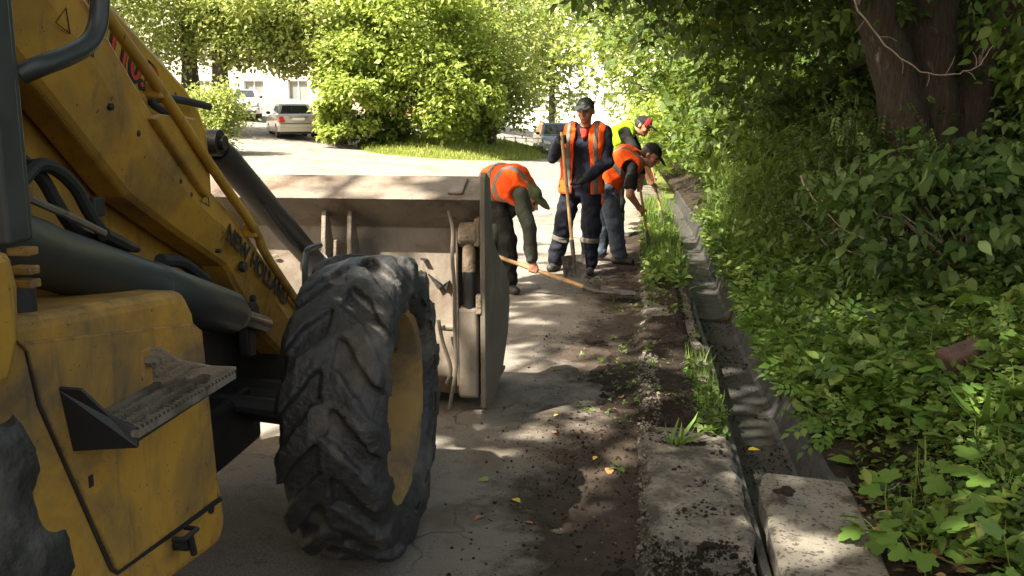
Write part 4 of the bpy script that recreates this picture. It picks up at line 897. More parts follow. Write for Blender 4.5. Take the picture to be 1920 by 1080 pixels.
# --- worker 3: bent to the kerb in jeans and black cap
s3a, s3b = np.array([-.005, 10.12, .90]), np.array([.115, 10.16, .22])
ax3 = U(s3b-s3a); h3 = s3a+ax3*.36; h3b = s3a+ax3*.10
person('person', 'bent worker in orange vest, blue jeans and black cap digging at the kerb',
    dict(hipL=(-.36, 10.36, .80), hipR=(-.34, 10.14, .80), waist=(-.27, 10.24, .95), chest=(-.16, 10.22, 1.07), shL=(-.03, 10.40, 1.09), shR=(-.07, 10.05, 1.03), head=(.115, 10.20, 1.135),
         elR=(-.085, 9.98, .74), wrR=h3+(-.045, -.02, .045), elL=(.02, 10.34, .90), wrL=h3b+(.0, .06, .03), knL=(-.36, 10.36, .44), knR=(-.24, 10.10, .44), ankL=(-.40, 10.34, .085), ankR=(-.19, 10.10, .085), toeL=TOE(-.2), toeR=TOE(-.15)),
    (.86, -.22, -.52), up=(.3, 0, 1), trousers='jeans', sleeve=None, short_sleeve=True, torso_dark='black_cloth', vest='orange', cap='cap_black', bands=(('h', .62, .026), ('v', .13, .022)),
    hands=(('grip', h3+(-.045, -.02, .045), h3+(-.02, -.02, .028), h3, ax3, .016, 1), ('grip', h3b+(.0, .06, .03), h3b+(.0, .033, .01), h3b, ax3, .016, -1)), hem_drop=.19, brim_dir=(.8, -.2, -.75))
shovel('shovel', 'short spade pushed into the grass by the worker in jeans', s3a, s3b, (1, 0, .1), .22, .10, .015)
# --- worker 4: behind the others in a lime vest
h4 = np.array([.22, 12.3, .62])
person('person', 'worker in lime green vest bending behind the other workers',
    dict(hipL=(-.34, 12.42, .88), hipR=(-.32, 12.20, .88), waist=(-.31, 12.30, 1.08), chest=(-.25, 12.28, 1.26), shL=(-.16, 12.46, 1.36), shR=(-.17, 12.12, 1.34), head=(.03, 12.28, 1.40),
         elR=(-.02, 12.06, 1.0), wrR=(.16, 12.16, .70), elL=(.02, 12.46, 1.02), wrL=(.18, 12.36, .78), knL=(-.30, 12.44, .46), knR=(-.26, 12.16, .46), ankL=(-.36, 12.44, .085), ankR=(-.26, 12.14, .085), toeL=TOE(0), toeR=TOE(0)),
    (.85, -.30, -.42), up=(.3, 0, 1), trousers='black_cloth', sleeve=None, short_sleeve=True, vest='lime', cap='cap_black', cap_patch='red', bands=(('h', .40, .026),),
    hands=(('grip', (.16, 12.16, .70), (.20, 12.22, .66), h4, (.2, 0, -1), .016, 1), ('grip', (.18, 12.36, .78), (.20, 12.33, .76), h4+(-.02, 0, .12), (.2, 0, -1), .016, -1)), hem_drop=.08)
shovel('shovel', 'spade held by the worker in the lime vest', (.13, 12.3, 1.02), (.31, 12.3, .23), (1, 0, .1), .22, .10, .015)

# ------------------------------------------------------------------ cars
def car(name, label, loc, rz, paint_m, L, W, H, hood_z, deck_z, ws0, ws1, rw1, rw0, kind, face='rear'):
    """x across, y forward, z up; side profile lofted across the width"""
    c = thing(name, label, 'car', loc, rz if rz else 1e-6); h = L/2; gc = .20
    low = [(-h, .45), (-h+.02, deck_z-.06), (-h+.10, deck_z), (rw0, deck_z+.02)]
    body = [(-h+.06, gc+.06), (-h, .40), (-h+.015, .62), (-h+.05, deck_z-.05), (-h+.14, deck_z), (rw0, deck_z+.03), (ws0, hood_z+.05), (h-.35, hood_z-.05), (h-.08, hood_z-.20), (h, .55), (h-.02, .35), (h-.10, gc+.03)]
    cab_ = [(rw0-.02, deck_z), (rw1, H-.04), (rw1+.15, H), (ws1-.10, H), (ws1+.05, H-.03), (ws0+.02, hood_z+.03)]
    def rings(prof, ws):
        out = []
        for x, ins, dz in ws: out.append([(x, y*(1-ins), z-dz*(z-.3)) for y, z in prof])
        return out
    w = W/2
    bd = MB().loft(rings(body, ((-w, .035, .05), (-w+.05, .008, .01), (-w+.22, 0, 0), (0, -.004, -.01), (w-.22, 0, 0), (w-.05, .008, .01), (w, .035, .05)))).build('body', paint_m, c, smooth=True)
    cw = w-.10
    cb = MB()
    rr = []
    for x, top in ((-cw, .86), (-cw+.03, .93), (-cw+.16, .99), (0, 1.0), (cw-.16, .99), (cw-.03, .93), (cw, .86)):
        sgn = 1 if x > 0 else -1; row = []
        for y, z in cab_:
            t = (z-deck_z)/(H-deck_z); row.append((x-sgn*.14*max(t, 0)*(abs(x)/cw), y, z if t < .5 else deck_z+(z-deck_z)*(.9+.1*top)))
        rr.append(row)
    cb.loft(rr); roof = cb.build('cabin', paint_m, c, smooth=True)
    def glass(nm, P, par=roof, mt='car_glass'):
        n = np.cross(np.array(P[1])-np.array(P[0]), np.array(P[2])-np.array(P[0])); n = n/np.linalg.norm(n)*.012; k = len(P)
        cc = np.mean(P, 0); n = n if n@(cc-np.array([0, 0, 1.0])) > 0 else -n; vs = [np.array(p)-n for p in P]+[np.array(p)+n for p in P]
        MB().add(vs, [tuple(range(k-1, -1, -1)), tuple(range(k, 2*k))]+[(i, (i+1) % k, k+(i+1) % k, k+i) for i in range(k)]).build(nm, M[mt], par)
    def P_(y0, z0, y1, z1, t, x): return (x, y0+(y1-y0)*t, z0+(z1-z0)*t)
    glass('rear_window', [P_(rw0-.02, deck_z, rw1, H-.04, .12, -cw+.12), P_(rw0-.02, deck_z, rw1, H-.04, .12, cw-.12), P_(rw0-.02, deck_z, rw1, H-.04, .9, cw-.26), P_(rw0-.02, deck_z, rw1, H-.04, .9, -cw+.26)])
    glass('windscreen', [P_(ws0+.02, hood_z+.03, ws1+.05, H-.03, .1, -cw+.10), P_(ws0+.02, hood_z+.03, ws1+.05, H-.03, .1, cw-.10), P_(ws0+.02, hood_z+.03, ws1+.05, H-.03, .92, cw-.24), P_(ws0+.02, hood_z+.03, ws1+.05, H-.03, .92, -cw+.24)])
    for s_ in (-1, 1):
        zb, zt = deck_z+.06, H-.10; xb, xt = s_*(cw-.005), s_*(cw-.115)
        m = (rw1+ws1)/2
        for ya, yb, yc, yd in ((rw0+.22, m-.04, m-.04, rw1+.12), (m+.04, ws0-.22, ws1-.10, m+.04)):
            glass('side_window', [(xb, ya, zb), (xb, yb, zb), (xt, yc, zt), (xt, yd, zt)])
        MB().ball((s_*(w+.06), ws0-.30, hood_z+.12), (.10, .06, .07), 8, 6).build('mirror', M['car_trim'], bd, smooth=True)
        if kind == 'sedan':
            t = MB(); t.prism([(s_*(w-.06), .66), (s_*(w-.06), deck_z-.08), (s_*(w-.22), deck_z-.08), (s_*(w-.30), .66)], 'y', -h-.012, -h+.10); t.build('tail_light', M['tail_red'], bd, bevel=.01)
        else:
            t = MB(); t.prism([(s_*(w-.07), hood_z-.18), (s_*(w-.10), hood_z-.32), (s_*(w-.42), hood_z-.36), (s_*(w-.36), hood_z-.24)], 'y', h-.16, h+.012); t.build('headlight', M['lamp_clear'], bd, bevel=.01)
            MB().ball((s_*(w-.24), h-.0, .42), (.07, .03, .05), 8, 6).build('fog_light', M['lamp_clear'], bd, smooth=True)
    if kind == 'sedan':
        MB().box((0, -h-.005, deck_z-.19), (.52, .02, .12)).build('number_plate', M['plate'], bd); MB().box((0, -h-.03, .52), (W-.10, .10, .20)).build('bumper', paint_m, bd, bevel=.04)
        MB().box((0, -h-.002, deck_z-.11), (.8, .02, .02)).build('boot_trim', M['car_trim'], bd); MB().box((0, -h-.082, .60), (W-.2, .01, .03)).build('bumper_strip', M['car_trim'], bd)
    else:
        MB().box((0, h-.015, .58), (.75, .06, .14)).build('grille', M['car_trim'], bd, bevel=.02); MB().box((0, h+.025, .46), (.52, .015, .11)).build('number_plate', M['plate'], bd)
        MB().box((0, h-.03, .34), (W-.3, .1, .12)).build('lower_grille', M['car_trim'], bd, bevel=.02)
    MB().box((0, 0, .24), (W-.22, L-.4, .16)).build('underside', M['car_trim'], c)
    for sx_ in (-1, 1):
        for yy in (-h+.82, h-.85):
            rr_ = .315; t = MB().lathe([(-.10, .18), (-.105, rr_-.02), (-.08, rr_), (.08, rr_), (.105, rr_-.02), (.10, .18)], (sx_*(w-.10), yy, rr_), 'x', 22); wl_ = t.build('wheel', M['car_trim'], c, smooth=True)
            MB().lathe([(sx_*.085, .01), (sx_*.09, .12), (sx_*.06, .15), (sx_*.085, .19), (sx_*.10, .20), (sx_*.08, .21), (-sx_*.05, .2)], (sx_*(w-.10), yy, rr_), 'x', 18).build('wheel_rim', M['wheel_alloy'], wl_, smooth=True)
    return c
def gl(x, y): return (x, y, float(gz(x, y)))
car('parked_car', 'silver saloon car seen from behind, parked under the trees', gl(-15.35, 41.6), math.radians(28), M['car_silver'], 4.35, 1.72, 1.43, .93, .98, .95, .25, -.95, -1.45, 'sedan')
car('parked_car', 'pale blue car facing the road, half hidden by the bush', gl(-20.9, 49.5), math.radians(180+20), M['car_pale'], 4.5, 1.80, 1.50, .98, 1.0, 1.15, .45, -1.6, -2.0, 'front')
car('parked_car', 'grey car facing the workers on the road, behind the standing worker', gl(-4.05, 47.0), math.radians(180+12), M['car_dark'], 4.3, 1.80, 1.62, 1.02, 1.05, 1.10, .45, -1.5, -1.95, 'front')

# ------------------------------------------------------------------ houses behind the trees
def facade(name, label, loc, rz, W, H, storeys, bays, wall, plinth_h=.9, depth=9, win=(1.4, 1.5), peach=None):
    b = thing(name, label, 'building', loc, rz if rz else 1e-6); sh = H/storeys; bw = W/bays; wl = MB(); o = MB()
    # wall with real openings: piers and spandrels
    d0, d1 = 0.0, .35
    for i in range(bays+1):
        xc = -W/2+i*bw; half = (bw-win[0])/2; x0, x1 = max(xc-half, -W/2), min(xc+half, W/2); wl.box(((x0+x1)/2, (d0+d1)/2, H/2), (x1-x0, d1-d0, H))
    for j in range(storeys):
        for i in range(bays):
            xc = -W/2+(i+.5)*bw; zb = j*sh+.95; zt = zb+win[1]; wl.box((xc, .176, (j*sh+zb)/2), (win[0], .348, zb-j*sh)); wl.box((xc, .176, (zt+(j+1)*sh)/2), (win[0], .348, (j+1)*sh-zt))
    w_ = wl.build('wall', wall, b); MB().box((0, depth/2+.36, H/2), (W-.1, depth, H-.1)).build('house_body', wall, b)
    MB().prism([(-.5, H), (-.5, H+.15), (depth/2, H+2.2), (depth+.9, H+.15), (depth+.9, H)], 'x', -W/2-.4, W/2+.4).build('roof', M['roof'], b)
    MB().box((0, -.03, plinth_h/2), (W, .06, plinth_h)).build('plinth', M['plinth'], b)
    for j in range(storeys):
        for i in range(bays):
            xc = -W/2+(i+.5)*bw; zc = j*sh+.95+win[1]/2
            p = MB().box((xc, .24, zc), (win[0], .02, win[1])).build('window', M['pane'], b)
            f = MB()
            for xx in (-win[0]/2+.04, 0, win[0]/2-.04): f.box((xc+xx, .20, zc), (.07, .05, win[1]))
            for zz in (-win[1]/2+.04, win[1]/2-.04): f.box((xc, .20, zc+zz), (win[0]-.02, .046, .07))
            f.build('frame', M['frame_white'], p); MB().box((xc, -.02, zc-win[1]/2-.04), (win[0]+.1, .16, .05)).build('sill', M['frame_white'], p)
    return b, sh, bw
b, sh, bw = facade('apartment_house', 'pale cream apartment house behind the trees on the left', (-27.0, 66, 1.2), math.radians(9), 34, 12.4, 4, 11, M['wall_cream'])
MB().box((6.2, -.9, 3.6), (3.6, 1.8, .16)).build('porch_roof', M['wall_peach'], b); MB().box((7.4, -.45, 1.75), (1.2, .9, 3.5)).build('porch_wall', M['wall_peach'], b)
facade('apartment_house', 'white apartment house glaring in the sun at the end of the road', (0.5, 92, -2.6), math.radians(-4), 30, 16.8, 5, 9, M['wall_white'])
# low white posts at the roadside beyond the grassy rise
fn = thing('low_fence', 'low white fence of short posts at the end of the grassy rise', 'fence', gl(-5.9, 48))
for k in range(5):
    x, y = -6.6+k*.42, 47.2+k*1.0; z = float(gz(x, y)); MB().tube([(x, y, z-.1), (x, y, z+.72)], .035, 8).build('post', M['fence_white'], fn)
MB().tube([(-6.6, 47.2, float(gz(-6.6, 47.2))+.66), (-4.92, 51.2, float(gz(-4.92, 51.2))+.66)], .025, 8).build('rail', M['fence_white'], fn)

# ------------------------------------------------------------------ foliage
def tpl(V, T): return np.array(V, np.float32), np.array(T, np.int32)
KITE = tpl([(0, 0, 0), (-.31, .40, .06), (.31, .40, .06), (0, 1, -.08)], [(0, 3, 1), (0, 2, 3)])
OVATE = tpl([(0, 0, 0), (-.25, .20, .05), (-.29, .48, .05), (0, 1, -.12), (.29, .48, .05), (.25, .20, .05), (0, .45, -.02)], [(6, 1, 0), (6, 2, 1), (6, 3, 2), (6, 4, 3), (6, 5, 4), (6, 0, 5)])
def leaflets(spec):
    V = []; T = []
    for (x, y, a, s, z) in spec:
        ca, sa = math.cos(a), math.sin(a); o = len(V)
        for p in ((0, 0, 0), (-.27, .38, .05), (0, .45, -.02), (.27, .38, .05), (0, 1, -.14)):
            V.append((x+s*(p[0]*ca-p[1]*sa), y+s*(p[0]*sa+p[1]*ca), z+s*p[2]))
        T += [(o, o+2, o+1), (o, o+3, o+2), (o+1, o+2, o+4), (o+2, o+3, o+4)]
    return tpl(V, T)
TRIF = leaflets([(0, .35, 0, .62, 0), (-.04, .30, 1.1, .50, -.02), (.04, .30, -1.1, .50, -.02)])
PINN = leaflets([(0, .82, 0, .28, 0)]+[(sg*.01, y, sg*-1.0, .30-.10*abs(y-.4), -.02) for y in (.12, .30, .48, .66) for sg in (-1, 1)])
def lobed_pts():
    P = []
    for a, r in ((-2.75, .30), (-2.3, .52), (-1.95, .60), (-1.55, .48), (-1.25, .70), (-.85, .78), (-.60, .60), (-.32, .88), (0, 1.0), (.32, .88), (.60, .60), (.85, .78), (1.25, .70), (1.55, .48), (1.95, .60), (2.3, .52), (2.75, .30)):
        P.append((r*math.sin(a)*.62, .32+r*math.cos(a)*.62, .07*r*abs(math.sin(a*2.2))-.05*r*r))
    return [(0, .30, 0)]+P+[(0, .18, 0)]
LV = lobed_pts(); LOBED = tpl(LV, [(0, i+1, i) for i in range(1, len(LV)-1)]+[(0, 1, len(LV)-1)])
BLADE = tpl([(-.02, 0, 0), (.02, 0, 0), (-.018, .45, .06), (.018, .45, .06), (-.010, .8, .22), (.010, .8, .22), (0, 1, .42)], [(0, 1, 3), (0, 3, 2), (2, 3, 5), (2, 5, 4), (4, 5, 6)])
def rots(yaw, pitch, roll):
    cy, sy, cp, sp, cr, sr = np.cos(yaw), np.sin(yaw), np.cos(pitch), np.sin(pitch), np.cos(roll), np.sin(roll); z = np.zeros_like(cy); o = z+1
    Rz = np.stack([np.stack([cy, -sy, z], -1), np.stack([sy, cy, z], -1), np.stack([z, z, o], -1)], -2)
    Rx = np.stack([np.stack([o, z, z], -1), np.stack([z, cp, -sp], -1), np.stack([z, sp, cp], -1)], -2)
    Ry = np.stack([np.stack([cr, z, sr], -1), np.stack([z, o, z], -1), np.stack([-sr, z, cr], -1)], -2)
    return Rz@Rx@Ry
def scatter(T, P, yaw, pitch, roll, s):
    V, F = T; R = rots(yaw, pitch, roll); n = len(P)
    W = np.einsum('nij,kj->nki', R, V)*np.asarray(s)[:, None, None]+np.asarray(P)[:, None, :]
    return W.reshape(-1, 3), (F[None]+(np.arange(n)*len(V))[:, None, None]).reshape(-1, 3)
def merge(L):
    V = []; F = []; o = 0
    for v, f in L: V.append(v); F.append(f+o); o += len(v)
    return np.vstack(V), np.vstack(F)
def blob_points(c, r, ncl, n, rmin=.35, spread=.16, low=None, seed=None):
    """leaf positions in clumps inside an ellipsoid; also the clump centres"""
    d = rng.normal(size=(ncl, 3)); d /= np.linalg.norm(d, axis=1)[:, None]; rad = rmin+(1-rmin)*rng.random(ncl)**.55
    d = d*rad[:, None]*(1+.35*(vnoise(d*2+np.array(c), 1.3)-.5))[:, None]; C = np.array(c)+d*np.array(r)
    w = rng.random(ncl)**.7+.25; k = rng.choice(ncl, n, p=w/w.sum()); P = C[k]+rng.normal(size=(n, 3))*np.array(r)*spread*np.array([1, 1, .75])*(.6+.8*w[k])[:, None]
    if low is not None: P = P[P[:, 2] > low(P[:, 0], P[:, 1])]
    return P, C
def foliage(T, P, c, size, tilt=.5, droop=.25, jit=.35):
    n = len(P); out = np.arctan2(-(P[:, 0]-c[0]), P[:, 1]-c[1]); yaw = out+rng.normal(size=n)*1.3
    return scatter(T, P, yaw, -droop+rng.normal(size=n)*tilt, rng.normal(size=n)*tilt, size*np.clip(1+rng.normal(size=n)*jit, .4, 1.9))
def limb_path(a, b, k=6, wob=.1, sag=.12):
    a = np.array(a, float); b = np.array(b, float); L = np.linalg.norm(b-a); P = []
    for t in np.linspace(0, 1, k):
        p = a+(b-a)*t; p[2] += sag*L*math.sin(math.pi*t)*.5; p += rng.normal(size=3)*wob*L*.12*math.sin(math.pi*t); P.append(p)
    return P
def tree(name, label, base, stems, blobs, leaf_m, bark_m, T, size, group=None, cat='tree', limbs=24, tilt=.55, droop=.3, low=None, rlimb=.03, spread=.16):
    """stems: list of (points, radii); blobs: (centre, radii, clumps, leaves)"""
    t = thing(name, label, cat, tuple(base), group=group); tr = MB(); tips = []
    for P, r in stems:
        q = smooth_path(P, 5); rr = np.interp(np.linspace(0, 1, len(q)), np.linspace(0, 1, len(r)), r)*(1+.06*np.sin(np.arange(len(q))*1.9)); tr.tube(q, list(rr), 12); tips += [(q[int(len(q)*f)], rr[int(len(q)*f)]) for f in (.55, .75, .95)]
    L = []; nb = sum(b[2] for b in blobs)
    for b in blobs:
        P, C = blob_points(*b[:4], low=low, spread=spread); L.append(foliage(T, P, b[0], size, tilt, droop)); kk = max(3, int(limbs*b[2]/nb))
        for cc in C[rng.permutation(len(C))[:kk]]:
            s0, r0 = min(tips, key=lambda q: np.linalg.norm(q[0]-cc)+(2.0 if q[0][2] > cc[2]+.3 else 0)); q = limb_path(s0, cc); tr.tube(q, list(np.linspace(min(r0*.5, rlimb*1.6), rlimb*.22, len(q))), 6)
    tr.build('trunk', bark_m, t, smooth=True); V, F = merge(L); np_mesh('crown', V, F, leaf_m, t, smooth=False); return t
A = np.array
# --- big many-stemmed tree on the bank
zb = float(gz(2.35, 8.0))
st_ = [([(2.18, 8.0, zb-.25), (2.10, 7.95, 1.2), (1.92, 7.9, 1.9), (1.66, 7.85, 2.6), (1.2, 7.8, 4.2)], [.26, .19, .165, .15, .09]), ([(2.30, 8.1, zb-.25), (2.30, 8.1, 1.3), (2.24, 8.1, 2.0), (2.28, 8.15, 2.8), (2.5, 8.3, 5.0)], [.30, .22, .20, .18, .10]), ([(2.48, 8.15, zb-.25), (2.54, 8.15, 1.3), (2.70, 8.2, 2.0), (2.95, 8.2, 2.7), (3.6, 8.3, 4.6)], [.26, .17, .15, .13, .08])]
tree('ash_maple_tree', 'big dark tree with several brown trunks leaning out on the bank', (2.35, 8.05, zb), st_,
     [((2.3, 8.2, 4.3), (3.3, 2.9, 1.9), 60, 7600), ((.9, 8.6, 2.75), (1.7, 1.3, .75), 22, 2300), ((1.6, 10.2, 2.35), (1.5, 1.2, .9), 20, 2400), ((3.7, 9.6, 2.1), (1.3, 1.1, 1.0), 18, 2000)], M['leaf_dark'], M['bark'], TRIF, .165, tilt=.6, droop=.45)
def simple_tree(label, x, y, h, r, blobs, leaf_m, T, size, bark='bark_grey', lean=0.0, group=None, limbs=26, **kw):
    z = float(gz(x, y)); st = [([(x, y, z-.2), (x+lean*.25, y, z+h*.3), (x+lean*.6, y+.1, z+h*.6), (x+lean, y+.1, z+h)], [r*1.25, r, r*.8, r*.35])]
    return tree('tree', label, (x, y, z), st, blobs, leaf_m, M[bark], T, size, group, limbs=limbs, **kw)
lowg = lambda x, y: gz(x, y)+.05
simple_tree('leafy tree overhanging the kerb just behind the workers on the right', 3.0, 14.8, 5, .14, [((2.7, 14.6, 3.5), (3.0, 2.6, 2.0), 60, 6000), ((2.4, 14.0, 1.6), (1.7, 1.6, 1.2), 26, 2600)], M['leaf_mid'], TRIF, .19, low=lowg, droop=.4)
simple_tree('half-shaded tree leaning over the road beyond the lime-vested worker', 2.6, 22.5, 6, .16, [((1.5, 22, 4.2), (3.4, 3.2, 2.4), 70, 6500), ((2.0, 20.5, 1.9), (1.6, 2.2, 1.3), 26, 2400)], M['leaf_mid'], TRIF, .24, low=lowg)
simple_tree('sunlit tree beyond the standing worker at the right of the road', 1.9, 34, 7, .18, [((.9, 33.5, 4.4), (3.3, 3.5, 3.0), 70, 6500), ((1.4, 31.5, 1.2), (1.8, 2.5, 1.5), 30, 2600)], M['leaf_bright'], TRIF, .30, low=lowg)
simple_tree('dense tree closing the view behind the big trunks', 6.0, 15.5, 6, .18, [((5.6, 15.0, 3.9), (3.0, 2.6, 2.9), 70, 6500), ((6.0, 12.0, 2.6), (2.0, 1.8, 1.6), 26, 2600)], M['leaf_dark'], TRIF, .20, low=lowg)
simple_tree('tall tree far up the bank behind the undergrowth', 8.5, 24, 8, .2, [((7.5, 24, 5.0), (4.0, 3.5, 4.0), 70, 5500)], M['leaf_mid'], TRIF, .3, low=lowg)
# --- trees outside the frame whose crowns shade the machine, the near road and the bank
simple_tree('tall spreading tree out of view on the left whose crown shades the machine', -7.6, -3.4, 9, .22, [((-5.1, -4.4, 8.0), (3.4, 2.9, 1.5), 60, 3300), ((-4.5, 2.9, 8.0), (1.5, 1.6, .8), 12, 420)], M['leaf_mid'], TRIF, .42, lean=1.0)
simple_tree('tall spreading tree out of view on the right whose crown shades the bank', 4.6, 1.6, 9, .24, [((-.1, 4.2, 8.0), (4.5, 4.2, 1.8), 80, 4200), ((-2.2, .4, 7.6), (2.4, 2.2, 1.2), 26, 1000), ((3.2, 8.6, 8.0), (3.2, 3.0, 1.6), 40, 1700)], M['leaf_mid'], TRIF, .42, lean=-2.5)
# --- across the road
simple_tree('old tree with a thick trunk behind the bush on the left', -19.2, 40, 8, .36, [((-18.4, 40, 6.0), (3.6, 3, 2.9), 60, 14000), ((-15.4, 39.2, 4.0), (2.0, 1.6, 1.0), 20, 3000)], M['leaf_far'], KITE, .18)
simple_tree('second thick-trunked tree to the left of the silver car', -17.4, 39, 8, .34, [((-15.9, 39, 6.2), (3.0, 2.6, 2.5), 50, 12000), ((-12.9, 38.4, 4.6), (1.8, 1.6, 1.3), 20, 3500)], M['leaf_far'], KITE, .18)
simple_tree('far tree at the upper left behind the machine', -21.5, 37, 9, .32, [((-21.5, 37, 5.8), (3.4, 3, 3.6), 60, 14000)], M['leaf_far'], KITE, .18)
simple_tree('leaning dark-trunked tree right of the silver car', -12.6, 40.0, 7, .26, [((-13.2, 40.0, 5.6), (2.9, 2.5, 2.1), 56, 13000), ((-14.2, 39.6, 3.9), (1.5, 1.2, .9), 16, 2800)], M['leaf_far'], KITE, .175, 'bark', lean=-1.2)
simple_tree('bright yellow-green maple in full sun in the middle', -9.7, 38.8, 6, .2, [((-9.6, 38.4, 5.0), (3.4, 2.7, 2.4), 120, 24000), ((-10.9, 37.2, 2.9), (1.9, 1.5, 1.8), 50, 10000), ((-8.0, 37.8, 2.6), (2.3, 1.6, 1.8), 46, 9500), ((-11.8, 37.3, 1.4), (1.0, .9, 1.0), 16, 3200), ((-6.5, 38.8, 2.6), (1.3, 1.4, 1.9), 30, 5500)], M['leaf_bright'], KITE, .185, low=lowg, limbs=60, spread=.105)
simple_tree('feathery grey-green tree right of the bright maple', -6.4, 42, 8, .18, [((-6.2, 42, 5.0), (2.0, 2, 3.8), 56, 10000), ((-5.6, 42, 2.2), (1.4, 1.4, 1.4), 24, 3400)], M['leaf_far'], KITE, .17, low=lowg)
simple_tree('pale far tree at the end of the road', -5.6, 62, 10, .2, [((-6.0, 62, 5.6), (3.2, 2.6, 4.6), 60, 6500)], M['leaf_far'], KITE, .34)
simple_tree('tree behind the bright maple filling its gaps', -9.0, 46, 8, .22, [((-9.0, 46, 5.0), (4.2, 2.6, 3.8), 60, 11000)], M['leaf_far'], KITE, .26)
def bush(name, label, c, r, n, T, size, leaf_m, stems=7, cat='bush', group=None, ncl=26, droop=.3, tilt=.6, rmin=.25, rs=.012):
    x, y = c[0], c[1]; z = float(bankz(np.array([x]), np.array([y]))[0]) if x > .95 else float(gz(x, y)); c = (x, y, z+c[2])
    t = thing(name, label, cat, (x, y, z), group=group); P, C = blob_points(c, r, ncl, n, rmin=rmin, low=lambda a, b: gz(a, b)+.02); V, F = foliage(T, P, c, size, tilt, droop)
    tag(np_mesh('leaves', V, F, leaf_m, t), kind='stuff'); s = MB()
    for cc in C[:stems*2]: q = limb_path((x+rng.normal()*.08, y+rng.normal()*.08, z-.05), cc, 5, .15); s.tube(q, list(np.linspace(rs, rs*.3, len(q))), 5)
    s.build('stems', M['twig'], t); return t
bush('bush', 'rounded green bush at the roadside below the boom cylinder', (-14.0, 30.6, 1.15), (1.05, 1.1, 1.25), 7000, KITE, .125, M['leaf_far'], ncl=46, rs=.03)
bush('bush', 'low shrub at the foot of the bright maple', (-10.3, 38.4, .7), (1.3, .9, .8), 3000, KITE, .18, M['leaf_mid'], rs=.02)
bush('bush', 'tangled green shrub on the right of the grassy rise', (-7.4, 42, 1.2), (1.6, 1.3, 1.1), 3600, KITE, .18, M['leaf_bright'], rs=.02)
bush('bush', 'dark shrub under the leaning tree beside the silver car', (-12.3, 39.0, 1.0), (.9, .9, 1.0), 2200, KITE, .18, M['leaf_mid'], rs=.02)
# undergrowth on the bank
LANCE = (OVATE[0]*np.array([.6, 1, 1], np.float32), OVATE[1])
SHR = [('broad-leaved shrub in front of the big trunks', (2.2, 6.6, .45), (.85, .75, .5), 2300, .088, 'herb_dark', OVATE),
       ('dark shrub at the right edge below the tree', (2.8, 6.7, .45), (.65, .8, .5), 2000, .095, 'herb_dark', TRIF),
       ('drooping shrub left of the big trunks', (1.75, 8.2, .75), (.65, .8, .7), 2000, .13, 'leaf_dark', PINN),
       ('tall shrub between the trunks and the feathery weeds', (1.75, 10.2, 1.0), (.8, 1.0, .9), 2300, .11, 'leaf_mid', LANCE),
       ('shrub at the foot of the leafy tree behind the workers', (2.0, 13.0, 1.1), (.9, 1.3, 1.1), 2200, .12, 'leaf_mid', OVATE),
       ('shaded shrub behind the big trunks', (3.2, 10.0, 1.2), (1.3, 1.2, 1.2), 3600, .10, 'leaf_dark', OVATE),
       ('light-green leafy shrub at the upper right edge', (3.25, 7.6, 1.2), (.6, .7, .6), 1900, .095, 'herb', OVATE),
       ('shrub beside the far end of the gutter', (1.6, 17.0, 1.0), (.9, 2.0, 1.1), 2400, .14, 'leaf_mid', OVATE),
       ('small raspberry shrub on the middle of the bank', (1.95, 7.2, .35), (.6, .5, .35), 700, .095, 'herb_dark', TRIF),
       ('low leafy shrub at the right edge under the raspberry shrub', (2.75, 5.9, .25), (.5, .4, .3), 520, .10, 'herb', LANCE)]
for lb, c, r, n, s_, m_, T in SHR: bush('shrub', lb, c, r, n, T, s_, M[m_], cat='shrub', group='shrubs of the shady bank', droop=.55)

# ------------------------------------------------------------------ low plants
def surfz(x, y):
    x = np.asarray(x, float); y = np.asarray(y, float); return np.where(x > .90, bankz(x, y), np.where(x > .44, gz(x, y), np.maximum(soilz(x, y), gz(x, y)+np.where((x > .03), .035, 0))))
def bare(x, y): return np.clip(1-.95*np.exp(-(((x-1.32)/.22)**2+((y-5.85)/.42)**2)*1.2)-.9*np.exp(-(((x-1.08)/.12)**2+((y-4.1)/.35)**2))-.97*np.exp(-(((x-1.60)/.16)**2+((y-4.85)/.22)**2)**2), 0, 1)
def patch(name, label, n, xr, yr, T, size, mat, h=(0.0, .08), tilt=.45, pitch=0.1, dens=None, cat='plants', thresh=.42, nsc=1.6, seed=0.0, ybias=1.0):
    x = xr[0]+(xr[1]-xr[0])*rng.random(n*3); y = yr[0]+(yr[1]-yr[0])*rng.random(n*3)**ybias
    k = n2(x, y, nsc, seed)+.5*(n2(x, y, nsc*3, seed+3)-.5) > thresh+.12*(rng.random(len(x))-.5)
    if dens is not None: k &= dens(x, y) > rng.random(len(x))
    elif xr[0] >= .83 and mat != 'litter': k &= bare(x, y) > rng.random(len(x))
    x, y = x[k][:n], y[k][:n]; m = len(x); z = surfz(x, y)+h[0]+(h[1]-h[0])*rng.random(m)
    V, F = scatter(T, np.stack([x, y, z], 1), rng.random(m)*6.28, pitch+rng.normal(size=m)*tilt, rng.normal(size=m)*tilt, size*np.clip(1+rng.normal(size=m)*.35, .4, 2))
    o = np_mesh(name, V, F, M[mat]); tag(o, label, cat, kind='stuff'); return o
